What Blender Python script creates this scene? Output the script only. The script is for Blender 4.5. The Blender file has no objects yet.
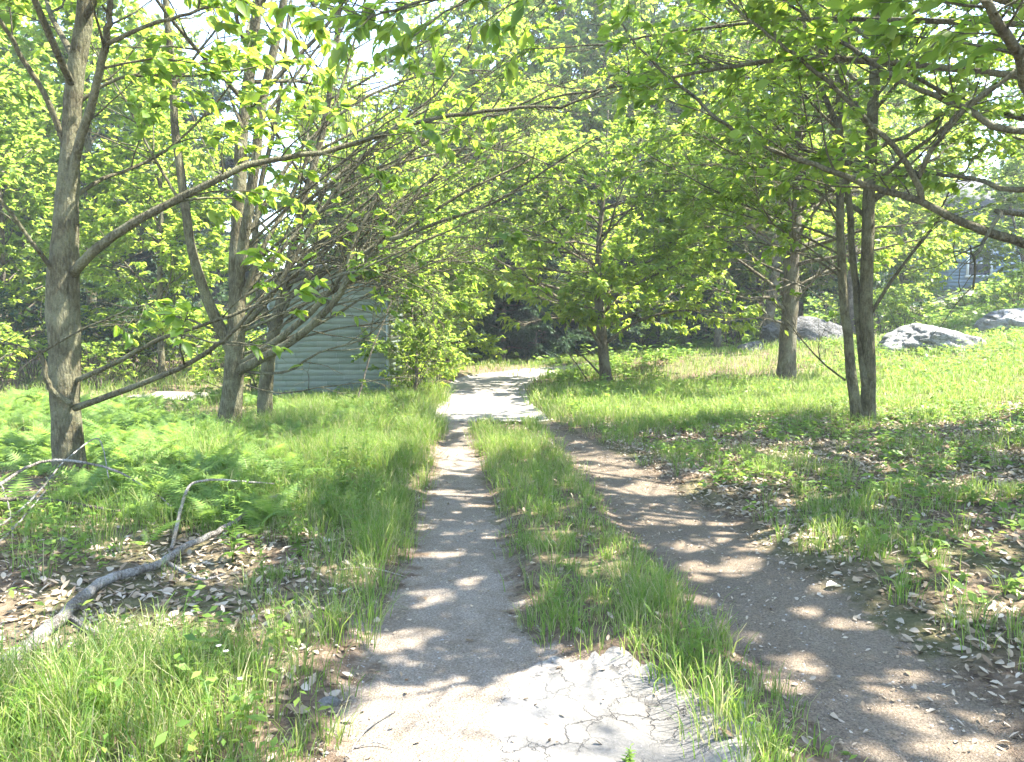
import bpy, math
import numpy as np

# ------------------------------------------------------------------ camera, sky, sun, exposure
SC = bpy.context.scene
COL = SC.collection
F_PX, CX, CY, HORIZON, EYE = 773.0, 512.0, 381.0, 320.0, 1.6
PITCH = math.atan((CY - HORIZON) / F_PX)
cam_data = bpy.data.cameras.new('camera')
cam_data.sensor_width = 36.0
cam_data.lens = 36.0 * F_PX / 1024.0
cam_data.clip_start = 0.05
cam_data.clip_end = 1000.0
cam = bpy.data.objects.new('camera', cam_data)
COL.objects.link(cam)
cam.location = (0, 0, EYE)
cam.rotation_euler = (math.pi / 2 - PITCH, 0, 0)
SC.camera = cam

SUN_EL, SUN_AZ = math.radians(58), math.radians(86)          # azimuth to the right of straight ahead
SUN = np.array([math.cos(SUN_EL) * math.sin(SUN_AZ), math.cos(SUN_EL) * math.cos(SUN_AZ), math.sin(SUN_EL)])
world = bpy.data.worlds.new('World')
SC.world = world
world.use_nodes = True
wt = world.node_tree
sky = wt.nodes.new('ShaderNodeTexSky')
sky.sky_type = 'NISHITA'
sky.sun_disc = False
sky.sun_elevation = SUN_EL
sky.sun_rotation = SUN_AZ
sky.air_density = 1.0
sky.dust_density = .6
wt.links.new(sky.outputs[0], wt.nodes['Background'].inputs[0])
wt.nodes['Background'].inputs[1].default_value = 0.15
sun_data = bpy.data.lights.new('sun', 'SUN')
sun_data.energy = 5.0
sun_data.angle = math.radians(0.53)
sun_data.color = (1.0, 0.95, 0.86)
sun = bpy.data.objects.new('sun', sun_data)
COL.objects.link(sun)
sun.rotation_euler = (math.pi / 2 - SUN_EL, 0, math.pi - SUN_AZ)
SC.view_settings.view_transform = 'Standard'
SC.view_settings.look = 'None'
SC.view_settings.gamma = 1.0
SC.view_settings.use_curve_mapping = False
SC.view_settings.exposure = 2.82
SC.render.engine = 'CYCLES'
SC.cycles.max_bounces = 8
SC.cycles.diffuse_bounces = 5
SC.cycles.glossy_bounces = 2
SC.cycles.transmission_bounces = 4
SC.cycles.transparent_max_bounces = 4
SC.cycles.caustics_reflective = False
SC.cycles.caustics_refractive = False
SC.cycles.sample_clamp_indirect = 6.0
SC.cycles.use_denoising = True
SC.cycles.use_adaptive_sampling = True
SC.cycles.adaptive_threshold = 0.02
SC.cycles.blur_glossy = 1.0

R = np.random.default_rng(7)

# ------------------------------------------------------------------ numpy helpers
def hash2(ix, iy, seed=0):
    h = (ix.astype(np.int64) * 374761393 + iy.astype(np.int64) * 668265263 + seed * 974711) & 0xffffffff
    h = ((h ^ (h >> 13)) * 1274126177) & 0xffffffff
    return ((h ^ (h >> 16)) & 0xffff) / 65535.0

def vnoise(x, y, seed=0):
    x = np.asarray(x, float); y = np.asarray(y, float)
    ix = np.floor(x); iy = np.floor(y)
    fx = x - ix; fy = y - iy
    fx = fx * fx * (3 - 2 * fx); fy = fy * fy * (3 - 2 * fy)
    a = hash2(ix, iy, seed); b = hash2(ix + 1, iy, seed)
    c = hash2(ix, iy + 1, seed); d = hash2(ix + 1, iy + 1, seed)
    return (a * (1 - fx) + b * fx) * (1 - fy) + (c * (1 - fx) + d * fx) * fy

def fbm(x, y, seed=0, oct=3):
    s, a, t = 0, 0.5, 0
    for o in range(oct):
        s = s + a * vnoise(x * 2 ** o, y * 2 ** o, seed + o); t += a; a *= 0.5
    return s / t

def sstep(a, b, x):
    t = np.clip((x - a) / (b - a), 0, 1)
    return t * t * (3 - 2 * t)

def unit(v):
    return v / np.maximum(np.linalg.norm(v, axis=-1, keepdims=True), 1e-9)

def P(px, py, d):
    """the point at distance d (metres north of the camera) seen at a pixel of the photograph"""
    u = (px - CX) / F_PX; v = (CY - py) / F_PX
    dy = math.cos(PITCH) + v * math.sin(PITCH)
    dz = -math.sin(PITCH) + v * math.cos(PITCH)
    t = d / dy
    return np.array([u * t, d, EYE + dz * t])

# ------------------------------------------------------------------ lie of the land
YS = [-8, 2, 2.8, 3.3, 3.6, 3.87, 4.4, 4.76, 5.15, 6.19, 7.5, 9.0, 10.3, 12.5, 14, 15.5, 19]
def tab(y, ys, xs): return np.interp(y, ys, xs)
def left_edge(y):    return tab(y, [-8, 2.8, 3.87, 4.76, 6.19, 7.73, 10.3, 12.5, 15.5, 19], [-.7, -.73, -.81, -.8, -.82, -.92, -1.0, -1.2, -1.38, -1.6])
def strip_left(y):   return tab(y, [-8, 2.8, 3.3, 3.6, 3.87, 4.76, 6.19, 7.73, 10.3, 12.4], [.5, .73, .70, .36, .16, .08, -.02, -.2, -.45, -.5])
def strip_right(y):  return tab(y, [-8, 2.8, 3.3, 3.87, 4.76, 6.19, 7.73, 10.3, 12.4], [1.1, 1.19, 1.1, .99, .91, .78, .68, .48, .34])
def right_edge(y):   return tab(y, [-8, 2.8, 3.25, 3.87, 4.4, 5.15, 6.19, 7.3, 8.25, 9.5, 10.3, 11.2, 12.4, 13.7, 15.5, 19], [1.9, 1.98, 2.05, 2.09, 2.04, 1.92, 1.83, 1.68, 1.58, 1.36, 1.15, .85, .6, .41, .32, .45])
FAR_ROAD = np.array([[-.42, 12.3, 1.05], [-.48, 14, .95], [-.53, 15.5, .87], [-.58, 19, 1.0], [-.2, 21.6, 1.15], [1.2, 24.2, 1.25], [3.8, 26.6, 1.3], [7.2, 29.4, 1.4], [12, 33, 1.5], [18, 37, 1.5], [26, 43, 1.5]])

def far_path(n=90):
    t = np.linspace(0, 1, n) * (len(FAR_ROAD) - 1)
    return np.stack([catmull(FAR_ROAD[:, k], t) for k in range(3)], 1)

def catmull(v, t):
    v = np.asarray(v, float); n = len(v)
    i = np.clip(np.floor(t).astype(int), 0, n - 2); f = t - i
    p0 = v[np.maximum(i - 1, 0)]; p1 = v[i]; p2 = v[i + 1]; p3 = v[np.minimum(i + 2, n - 1)]
    if v.ndim > 1: f = f[:, None]
    return .5 * (2 * p1 + (p2 - p0) * f + (2 * p0 - 5 * p1 + 4 * p2 - p3) * f ** 2 + (3 * p1 - 3 * p2 + p3 - p0) * f ** 3)

FARP = far_path()
def road_mask(x, y):
    """1 on the bare wheel tracks and the road, 0 beside them"""
    x = np.asarray(x, float); y = np.asarray(y, float)
    def band(a, b): return sstep(-.12, .12, np.minimum(x - a, b - x))
    m = band(left_edge(y), strip_left(y)) + band(strip_right(y), right_edge(y))
    m = m * (1 - sstep(12.6, 13.4, y))
    fx = x.ravel(); fy = y.ravel()
    out = np.zeros_like(fx)
    sel = np.where((fy > 11.5) & (fy < 48) & (fx > -5) & (fx < 32))[0]
    for s in range(0, len(sel), 20000):
        q = sel[s:s + 20000]
        d2 = (fx[q, None] - FARP[None, :, 0]) ** 2 + (fy[q, None] - FARP[None, :, 1]) ** 2
        j = d2.argmin(1)
        out[q] = sstep(.15, -.15, np.sqrt(d2[np.arange(len(q)), j]) - FARP[j, 2])
    return np.clip(np.maximum(m, out.reshape(x.shape)), 0, 1)

def bump_base(x, y):
    x = np.asarray(x, float); y = np.asarray(y, float)
    h = .0068 * np.clip(x - 2, 0, 14) ** 2 + .19 * np.maximum(0, x - 16)
    h = h + .42 * sstep(1.2, 4.6, x) * np.exp(-((y - 23.2) / 3.2) ** 2) * (1 - sstep(9, 15, x))
    h = h + .035 * np.maximum(0, y - 42) + .0009 * np.maximum(0, -x - 9) ** 2 * (x > -60) + .9 * (x <= -60)
    return h

def height(x, y):
    x = np.asarray(x, float); y = np.asarray(y, float)
    m = road_mask(x, y)
    n = (fbm(x * .5 + 9, y * .5 + 4, 3) - .5) * .16 + (fbm(x * 2.1, y * 2.1, 8) - .5) * .05
    h = bump_base(x, y) + n * (1 - m) + .035 * (1 - m) - .03 * m + (fbm(x * .9, y * .9, 5) - .5) * .03 * m
    h = h + .06 * sstep(2.0, 3.0, x) * (y < 60)
    return h

def ground_z(x, y): return float(height(np.array([x]), np.array([y]))[0])

# ------------------------------------------------------------------ mesh building
class Buf:
    def __init__(s): s.v = []; s.t = []; s.q = []; s.n = 0
    def add(s, v, t=None, q=None):
        v = np.asarray(v, float).reshape(-1, 3)
        if t is not None and len(t): s.t.append(np.asarray(t, np.int64).reshape(-1, 3) + s.n)
        if q is not None and len(q): s.q.append(np.asarray(q, np.int64).reshape(-1, 4) + s.n)
        s.v.append(v); s.n += len(v)
    def build(s, name, mat, parent=None, origin=None, smooth=True):
        v = np.concatenate(s.v) if s.v else np.zeros((0, 3))
        if origin is not None: v = v - np.asarray(origin)
        t = np.concatenate(s.t) if s.t else np.zeros((0, 3), np.int64)
        q = np.concatenate(s.q) if s.q else np.zeros((0, 4), np.int64)
        me = bpy.data.meshes.new(name)
        me.vertices.add(len(v)); me.vertices.foreach_set('co', v.astype(np.float32).ravel())
        nl = t.size + q.size
        me.loops.add(nl)
        me.loops.foreach_set('vertex_index', np.concatenate([t.ravel(), q.ravel()]).astype(np.int32))
        npoly = len(t) + len(q)
        me.polygons.add(npoly)
        start = np.concatenate([np.arange(len(t)) * 3, t.size + np.arange(len(q)) * 4])
        me.polygons.foreach_set('loop_start', start.astype(np.int32))
        if smooth: me.polygons.foreach_set('use_smooth', np.ones(npoly, bool))
        me.update(calc_edges=True); me.validate()
        if mat: me.materials.append(mat)
        o = bpy.data.objects.new(name, me)
        COL.objects.link(o)
        if parent is not None: o.parent = parent
        return o

def tag(o, label=None, cat=None, group=None, kind=None):
    if label: o['label'] = label
    if cat: o['category'] = cat
    if group: o['group'] = group
    if kind: o['kind'] = kind
    return o

def thing(name, label, cat, loc, group=None, rz=0):
    o = bpy.data.objects.new(name, None)
    COL.objects.link(o)
    o.location = loc; o.rotation_euler = (0, 0, rz)
    o.empty_display_size = .2
    return tag(o, label, cat, group)

def dup(root, loc, rz=0, scale=1.0, label=None, group=None, tilt=(0, 0)):
    r = root.copy(); COL.objects.link(r)
    r.location = loc; r.rotation_euler = (tilt[0], tilt[1], rz)
    r.scale = (scale, scale, scale) if np.isscalar(scale) else scale
    if label: r['label'] = label
    if group: r['group'] = group
    for ch in list(root.children):
        c = ch.copy(); COL.objects.link(c); c.parent = r
        for g in ch.children:
            d = g.copy(); COL.objects.link(d); d.parent = c
    return r

def resample(pts, n):
    pts = np.asarray(pts, float)
    t = np.linspace(0, len(pts) - 1, n)
    return catmull(pts, t)

def tube(buf, pts, rad, sides=6, rough=0.0, rng=None):
    pts = np.asarray(pts, float); n = len(pts)
    rad = np.broadcast_to(np.asarray(rad, float), (n,))
    tan = unit(np.gradient(pts, axis=0))
    ref = np.array([0, 0, 1.0]) if abs(tan[0][2]) < .8 else np.array([1.0, 0, 0])
    us = np.empty((n, 3))
    u = ref
    for i in range(n):
        u = u - tan[i] * (u @ tan[i])
        u = u / (math.sqrt(u @ u) + 1e-9)
        us[i] = u
    vs = np.cross(tan, us)
    a = np.arange(sides) * 2 * math.pi / sides
    rr = rad[:, None] * np.ones((1, sides))
    if rough and rng is not None:
        rr = rr * (1 + rough * (rng.random((n, sides)) - .5))
    ring = pts[:, None, :] + rr[..., None] * (np.cos(a)[None, :, None] * us[:, None, :] + np.sin(a)[None, :, None] * vs[:, None, :])
    i = np.arange(n - 1)[:, None] * sides; k = np.arange(sides)[None, :]; k2 = (k + 1) % sides
    q = np.stack([i + k, i + k2, i + sides + k2, i + sides + k], -1).reshape(-1, 4)
    v = ring.reshape(-1, 3)
    tri = np.stack([np.full(sides - 2, (n - 1) * sides), (n - 1) * sides + np.arange(1, sides - 1), (n - 1) * sides + np.arange(2, sides)], 1)
    tri0 = np.stack([np.zeros(sides - 2, int), np.arange(2, sides), np.arange(1, sides - 1)], 1)
    buf.add(v, np.concatenate([tri, tri0]), q)

def box(buf, c, s, rz=0.0):
    c = np.asarray(c, float); s = np.asarray(s, float) / 2
    v = np.array([[x, y, z] for z in (-1, 1) for x, y in ((-1, -1), (1, -1), (1, 1), (-1, 1))], float) * s
    co, si = math.cos(rz), math.sin(rz)
    v = np.stack([v[:, 0] * co - v[:, 1] * si, v[:, 0] * si + v[:, 1] * co, v[:, 2]], 1) + c
    buf.add(v, None, [[3, 2, 1, 0], [4, 5, 6, 7], [0, 1, 5, 4], [1, 2, 6, 5], [2, 3, 7, 6], [3, 0, 4, 7]])

# leaf outlines: x across, y along, z up; each a little folded and drooping
def leaf_template(detail, wid=.45, droop=.18, fold=.12):
    if detail == 2:
        ys = np.array([.22, .5, .78]); ws = np.array([.33, .5, .34]) * wid
        v = [[0, 0, 0]]; 
        for y, w in zip(ys, ws): v += [[-w, y, fold * w * 2 - droop * y * y], [0, y, -droop * y * y], [w, y, fold * w * 2 - droop * y * y]]
        v += [[0, 1, -droop]]
        t = [[0, 2, 1], [0, 3, 2], [1, 2, 5], [1, 5, 4], [2, 3, 6], [2, 6, 5], [4, 5, 8], [4, 8, 7], [5, 6, 9], [5, 9, 8], [7, 8, 10], [8, 9, 10]]
    elif detail == 1:
        w = wid * .5
        v = [[0, 0, 0], [-w, .5, fold * w - droop * .25], [0, .55, -droop * .3], [w, .5, fold * w - droop * .25], [0, 1, -droop]]
        t = [[0, 2, 1], [0, 3, 2], [1, 2, 4], [2, 3, 4]]
    else:
        w = wid * .55
        v = [[0, 0, 0], [-w, .5, fold * w], [w, .5, fold * w], [0, 1, -droop]]
        t = [[0, 3, 1], [0, 2, 3]]
    return np.array(v, float), np.array(t)

def scatter(buf, tmpl, pos, axis, nrm, size, width=None):
    """one copy of a template per position; axis is the template's y, nrm roughly its z"""
    v, t = tmpl
    n = len(pos)
    if n == 0: return
    axis = unit(axis); side = unit(np.cross(axis, nrm)); nn = np.cross(side, axis)
    size = np.asarray(size, float).reshape(-1, 1, 1)
    wd = size if width is None else np.asarray(width, float).reshape(-1, 1, 1)
    w = pos[:, None, :] + wd * v[None, :, 0, None] * side[:, None, :] + size * (v[None, :, 1, None] * axis[:, None, :] + v[None, :, 2, None] * nn[:, None, :])
    tt = (np.arange(n) * len(v))[:, None, None] + t[None]
    buf.add(w.reshape(-1, 3), tt.reshape(-1, 3))

# ------------------------------------------------------------------ materials
def new_mat(name):
    m = bpy.data.materials.new(name); m.use_nodes = True
    nt = m.node_tree
    for n in list(nt.nodes): nt.nodes.remove(n)
    out = nt.nodes.new('ShaderNodeOutputMaterial')
    return m, nt, out

def nd(nt, typ, **kw):
    n = nt.nodes.new(typ)
    for k, v in kw.items():
        if k.startswith('in_'): n.inputs[k[3:]].default_value = v
        else: setattr(n, k, v)
    return n

def ramp(nt, src, stops):
    r = nt.nodes.new('ShaderNodeValToRGB')
    while len(r.color_ramp.elements) < len(stops): r.color_ramp.elements.new(.5)
    for e, (p, c) in zip(r.color_ramp.elements, stops):
        e.position = p; e.color = (*c, 1) if len(c) == 3 else c
    nt.links.new(src, r.inputs[0])
    return r

def leaf_mat(name, cols, trans, tfac=.5, rough=.45, spec=.35):
    m, nt, out = new_mat(name)
    g = nd(nt, 'ShaderNodeNewGeometry')
    n = len(cols)
    r1 = ramp(nt, g.outputs['Random Per Island'], [(i / max(1, n - 1), c) for i, c in enumerate(cols)])
    r2 = ramp(nt, g.outputs['Random Per Island'], [(i / max(1, len(trans) - 1), c) for i, c in enumerate(trans)])
    b = nd(nt, 'ShaderNodeBsdfPrincipled'); b.inputs['Roughness'].default_value = rough
    b.inputs['Specular IOR Level'].default_value = spec
    nt.links.new(r1.outputs[0], b.inputs['Base Color'])
    tr = nd(nt, 'ShaderNodeBsdfTranslucent'); nt.links.new(r2.outputs[0], tr.inputs[0])
    mx = nd(nt, 'ShaderNodeMixShader'); mx.inputs[0].default_value = tfac
    nt.links.new(b.outputs[0], mx.inputs[1]); nt.links.new(tr.outputs[0], mx.inputs[2])
    nt.links.new(mx.outputs[0], out.inputs[0])
    return m

def solid_mat(name, build, rough=.9, spec=.2, bump=0.0, bump_src=None):
    m, nt, out = new_mat(name)
    b = nd(nt, 'ShaderNodeBsdfPrincipled'); b.inputs['Roughness'].default_value = rough
    b.inputs['Specular IOR Level'].default_value = spec
    col, hgt, dist, strength = build(nt)
    if hasattr(col, 'links') or hasattr(col, 'is_output'): nt.links.new(col, b.inputs['Base Color'])
    else: b.inputs['Base Color'].default_value = (*col, 1)
    if hgt is not None:
        bp = nd(nt, 'ShaderNodeBump'); bp.inputs['Distance'].default_value = dist; bp.inputs['Strength'].default_value = strength
        nt.links.new(hgt, bp.inputs['Height']); nt.links.new(bp.outputs[0], b.inputs['Normal'])
    nt.links.new(b.outputs[0], out.inputs[0])
    return m

def tex(nt, typ, scale, coord='pos', **kw):
    n = nt.nodes.new(typ)
    n.inputs['Scale'].default_value = scale
    if coord == 'pos': c = nd(nt, 'ShaderNodeNewGeometry').outputs['Position']
    else: c = nd(nt, 'ShaderNodeTexCoord').outputs['Object']
    if isinstance(coord, tuple):
        mp = nd(nt, 'ShaderNodeMapping'); mp.inputs['Scale'].default_value = coord
        nt.links.new(nd(nt, 'ShaderNodeNewGeometry').outputs['Position'], mp.inputs[0]); c = mp.outputs[0]
    nt.links.new(c, n.inputs['Vector'])
    for k, v in kw.items(): n.inputs[k].default_value = v
    return n

def mixc(nt, fac, a, b, mode='MIX'):
    m = nd(nt, 'ShaderNodeMix', data_type='RGBA', blend_type=mode)
    def put(sock, v):
        if isinstance(v, (tuple, float)):
            sock.default_value = (*v, 1) if isinstance(v, tuple) else v
        else: nt.links.new(v, sock)
    put(m.inputs['Factor'], fac); put(m.inputs['A'], a); put(m.inputs['B'], b)
    return m.outputs['Result']

def math_n(nt, op, a, b):
    m = nd(nt, 'ShaderNodeMath', operation=op)
    for s, v in zip(m.inputs, (a, b)):
        if isinstance(v, (int, float)): s.default_value = v
        else: nt.links.new(v, s)
    return m.outputs[0]

def bark_build(dark, light, moss=None, sc=1.0):
    def f(nt):
        n1 = tex(nt, 'ShaderNodeTexNoise', 26 * sc, (1, 1, .3), Detail=9, Roughness=.72, Distortion=.6)
        n2 = tex(nt, 'ShaderNodeTexVoronoi', 48 * sc, (1, 1, .28))
        n3 = tex(nt, 'ShaderNodeTexNoise', 3.4, 'pos', Detail=6, Roughness=.65)
        n4 = tex(nt, 'ShaderNodeTexNoise', 70 * sc, 'pos', Detail=4, Roughness=.7)
        c = ramp(nt, n1.outputs[0], [(.32, dark), (.68, light)]).outputs[0]
        crack = ramp(nt, n2.outputs['Distance'], [(.25, (1, 1, 1)), (.75, (.5, .48, .45))]).outputs[0]
        c = mixc(nt, .8, c, crack, 'MULTIPLY')
        blot = ramp(nt, n3.outputs[0], [(.45, (0, 0, 0)), (.6, (1, 1, 1))]).outputs[0]
        c = mixc(nt, math_n(nt, 'MULTIPLY', blot, .6), c, moss or tuple(min(1, x * 1.5) for x in light))
        c = mixc(nt, .7, c, ramp(nt, n4.outputs[0], [(.3, (.55, .55, .55)), (.7, (1.4, 1.4, 1.4))]).outputs[0], 'MULTIPLY')
        h = math_n(nt, 'ADD', math_n(nt, 'ADD', n1.outputs[0], math_n(nt, 'MULTIPLY', n4.outputs[0], .4)), math_n(nt, 'MULTIPLY', n2.outputs['Distance'], -.7))
        return c, h, .025, 1.0
    return f

M = {}
M['bark'] = solid_mat('bark', bark_build((.064, .057, .032), (.172, .156, .095), (.185, .182, .11)), .9, .15)
M['bark_grey'] = solid_mat('bark_grey', bark_build((.078, .066, .042), (.20, .172, .115), (.21, .20, .135)), .9, .15)
M['bark_dark'] = solid_mat('bark_dark', bark_build((.07, .06, .047), (.17, .145, .11)), .9, .15)
M['dead_wood'] = solid_mat('dead_wood', bark_build((.12, .105, .085), (.33, .30, .26), (.42, .41, .38), 1.6), .9, .15)
M['pale_wood'] = solid_mat('pale_wood', bark_build((.30, .25, .19), (.50, .44, .37), (.55, .51, .46), 2), .8, .2)
M['leaf'] = leaf_mat('leaf', [(.05, .105, .016), (.085, .15, .02), (.125, .185, .026)], [(.26, .42, .04), (.36, .50, .05), (.46, .56, .07)], .55)
M['leaf_mid'] = leaf_mat('leaf_mid', [(.06, .115, .017), (.105, .17, .022), (.155, .21, .03)], [(.30, .46, .05), (.42, .56, .06), (.54, .62, .09)], .6)
M['leaf_far'] = leaf_mat('leaf_far', [(.05, .105, .02), (.095, .155, .028), (.145, .195, .036)], [(.26, .42, .06), (.38, .52, .07), (.50, .58, .10)], .6)
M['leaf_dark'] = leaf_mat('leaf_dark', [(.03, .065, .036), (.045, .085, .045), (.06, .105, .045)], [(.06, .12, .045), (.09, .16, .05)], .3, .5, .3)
M['grass'] = leaf_mat('grass', [(.055, .12, .02), (.08, .155, .026), (.11, .185, .03), (.15, .215, .045), (.21, .24, .08), (.36, .32, .18)], [(.16, .31, .04), (.22, .38, .05), (.30, .44, .06), (.36, .47, .08), (.42, .46, .14), (.44, .40, .22)], .45, .5, .3)
M['fern'] = leaf_mat('fern', [(.09, .17, .035), (.13, .21, .045), (.16, .235, .055)], [(.26, .42, .07), (.36, .50, .09)], .45, .55, .25)
M['herb'] = leaf_mat('herb', [(.07, .14, .025), (.12, .20, .03), (.17, .24, .045)], [(.22, .38, .05), (.34, .48, .07)], .45, .5, .3)
M['litter'] = leaf_mat('litter', [(.12, .085, .05), (.25, .185, .115), (.36, .285, .195), (.43, .36, .265), (.19, .13, .075), (.48, .42, .335), (.30, .22, .135)], [(.15, .09, .05), (.22, .15, .09)], .15, .6, .25)
M['flower'] = leaf_mat('flower', [(.75, .74, .66), (.8, .8, .74)], [(.6, .6, .5), (.6, .6, .5)], .3)

def soil_colour(nt):
    n1 = tex(nt, 'ShaderNodeTexNoise', .6, 'pos', Detail=5); n2 = tex(nt, 'ShaderNodeTexNoise', 12, 'pos', Detail=8, Roughness=.75)
    v = tex(nt, 'ShaderNodeTexVoronoi', 22, 'pos')
    c = ramp(nt, n2.outputs[0], [(.3, (.075, .054, .037)), (.55, (.145, .11, .078)), (.75, (.24, .19, .14))]).outputs[0]
    c = mixc(nt, .55, c, ramp(nt, v.outputs['Color'], [(.1, (.4, .36, .32)), (.9, (1.6, 1.5, 1.4))]).outputs[0], 'MULTIPLY')
    green = ramp(nt, n1.outputs[0], [(.48, (0, 0, 0)), (.6, (1, 1, 1))]).outputs[0]
    return mixc(nt, math_n(nt, 'MULTIPLY', green, .5), c, (.085, .105, .035)), n2, v
def gravel_build(nt, lo=(.185, .156, .124), hi=(.275, .24, .20), br=.55):
    big = tex(nt, 'ShaderNodeTexNoise', .8, 'pos', Detail=5, Roughness=.6)
    mid = tex(nt, 'ShaderNodeTexNoise', 7, 'pos', Detail=8, Roughness=.75)
    fine = tex(nt, 'ShaderNodeTexNoise', 95, 'pos', Detail=3, Roughness=.7)
    vor = tex(nt, 'ShaderNodeTexVoronoi', 130, 'pos')
    c = ramp(nt, big.outputs[0], [(.3, lo), (.7, hi)]).outputs[0]
    c = mixc(nt, math_n(nt, 'MULTIPLY', ramp(nt, mid.outputs[0], [(.42, (0, 0, 0)), (.66, (1, 1, 1))]).outputs[0], br), c, (.155, .118, .082))
    c = mixc(nt, .85, c, ramp(nt, fine.outputs[0], [(.3, (.55, .53, .5)), (.5, (1, 1, 1)), (.72, (1.5, 1.47, 1.42))]).outputs[0], 'MULTIPLY')
    c = mixc(nt, .45, c, ramp(nt, vor.outputs['Color'], [(.15, (.5, .48, .46)), (.85, (1.45, 1.42, 1.38))]).outputs[0], 'MULTIPLY')
    at = nd(nt, 'ShaderNodeAttribute', attribute_name='edge')
    wn = tex(nt, 'ShaderNodeTexNoise', 9, 'pos', Detail=6, Roughness=.7)
    f = math_n(nt, 'ADD', at.outputs['Fac'], math_n(nt, 'MULTIPLY', math_n(nt, 'SUBTRACT', wn.outputs[0], .5), 2.2))
    f = ramp(nt, f, [(.25, (0, 0, 0)), (.6, (1, 1, 1))]).outputs[0]
    c = mixc(nt, f, soil_colour(nt)[0], c)
    h = math_n(nt, 'ADD', math_n(nt, 'MULTIPLY', vor.outputs['Distance'], -.5), math_n(nt, 'ADD', fine.outputs[0], mid.outputs[0]))
    return c, h, .014, .9
M['gravel'] = solid_mat('gravel', gravel_build, .95, .15)
M['dirt'] = solid_mat('dirt', lambda nt: gravel_build(nt, (.125, .10, .074), (.20, .165, .125), .7), .95, .15)

def far_gravel_build(nt):
    big = tex(nt, 'ShaderNodeTexNoise', .7, 'pos', Detail=6, Roughness=.65)
    mid = tex(nt, 'ShaderNodeTexNoise', 14, 'pos', Detail=5, Roughness=.7)
    c = ramp(nt, big.outputs[0], [(.3, (.20, .178, .15)), (.7, (.30, .275, .24))]).outputs[0]
    c = mixc(nt, math_n(nt, 'MULTIPLY', ramp(nt, mid.outputs[0], [(.45, (0, 0, 0)), (.7, (1, 1, 1))]).outputs[0], .5), c, (.2, .17, .14))
    return c, mid.outputs[0], .02, .6
M['far_gravel'] = solid_mat('far_gravel', far_gravel_build, .95, .15)

def pave_build(nt):
    warp = tex(nt, 'ShaderNodeTexNoise', 3.5, 'pos', Detail=5, Roughness=.7)
    g = nd(nt, 'ShaderNodeNewGeometry')
    ad = nd(nt, 'ShaderNodeVectorMath', operation='MULTIPLY_ADD')
    nt.links.new(warp.outputs['Color'], ad.inputs[0]); ad.inputs[1].default_value = (.3, .3, .0); nt.links.new(g.outputs['Position'], ad.inputs[2])
    fl = nd(nt, 'ShaderNodeVectorMath', operation='MULTIPLY'); nt.links.new(ad.outputs[0], fl.inputs[0]); fl.inputs[1].default_value = (1, 1, 0)
    vor = nd(nt, 'ShaderNodeTexVoronoi', feature='DISTANCE_TO_EDGE'); vor.inputs['Scale'].default_value = 6.0
    nt.links.new(fl.outputs[0], vor.inputs['Vector'])
    crack = ramp(nt, vor.outputs['Distance'], [(.0, (.25, .25, .25)), (.028, (1, 1, 1))]).outputs[0]
    gone = ramp(nt, tex(nt, 'ShaderNodeTexNoise', 3.1, 'pos', Detail=3).outputs[0], [(.42, (0, 0, 0)), (.6, (1, 1, 1))]).outputs[0]
    crack = mixc(nt, gone, crack, (1.0, 1.0, 1.0))
    fine = tex(nt, 'ShaderNodeTexNoise', 60, 'pos', Detail=4, Roughness=.8)
    big = tex(nt, 'ShaderNodeTexNoise', 2.5, 'pos', Detail=4)
    c = ramp(nt, big.outputs[0], [(.3, (.105, .098, .088)), (.7, (.18, .17, .154))]).outputs[0]
    c = mixc(nt, .5, c, ramp(nt, fine.outputs[0], [(.3, (.4, .4, .4)), (.5, (.95, .95, .95)), (.7, (1.5, 1.5, 1.5))]).outputs[0], 'MULTIPLY')
    c = mixc(nt, crack, (.045, .04, .034), c)
    at = nd(nt, 'ShaderNodeAttribute', attribute_name='edge')
    wn = tex(nt, 'ShaderNodeTexNoise', 11, 'pos', Detail=7, Roughness=.75)
    f = math_n(nt, 'ADD', at.outputs['Fac'], math_n(nt, 'MULTIPLY', math_n(nt, 'SUBTRACT', wn.outputs[0], .5), 2.6))
    f = ramp(nt, f, [(.3, (0, 0, 0)), (.55, (1, 1, 1))]).outputs[0]
    grit = tex(nt, 'ShaderNodeTexNoise', 95, 'pos', Detail=3, Roughness=.7)
    gc = mixc(nt, .85, (.26, .232, .2), ramp(nt, grit.outputs[0], [(.3, (.55, .53, .5)), (.5, (1, 1, 1)), (.72, (1.5, 1.47, 1.42))]).outputs[0], 'MULTIPLY')
    c = mixc(nt, f, gc, c)
    h = math_n(nt, 'ADD', crack, math_n(nt, 'MULTIPLY', fine.outputs[0], .35))
    return c, h, .012, .9
M['old_asphalt'] = solid_mat('old_asphalt', pave_build, .9, .2)

def soil_build(nt):
    c, n2, v = soil_colour(nt)
    return c, math_n(nt, 'ADD', n2.outputs[0], math_n(nt, 'MULTIPLY', v.outputs['Distance'], .6)), .04, .8
M['soil'] = solid_mat('soil', soil_build, .95, .1)

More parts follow.
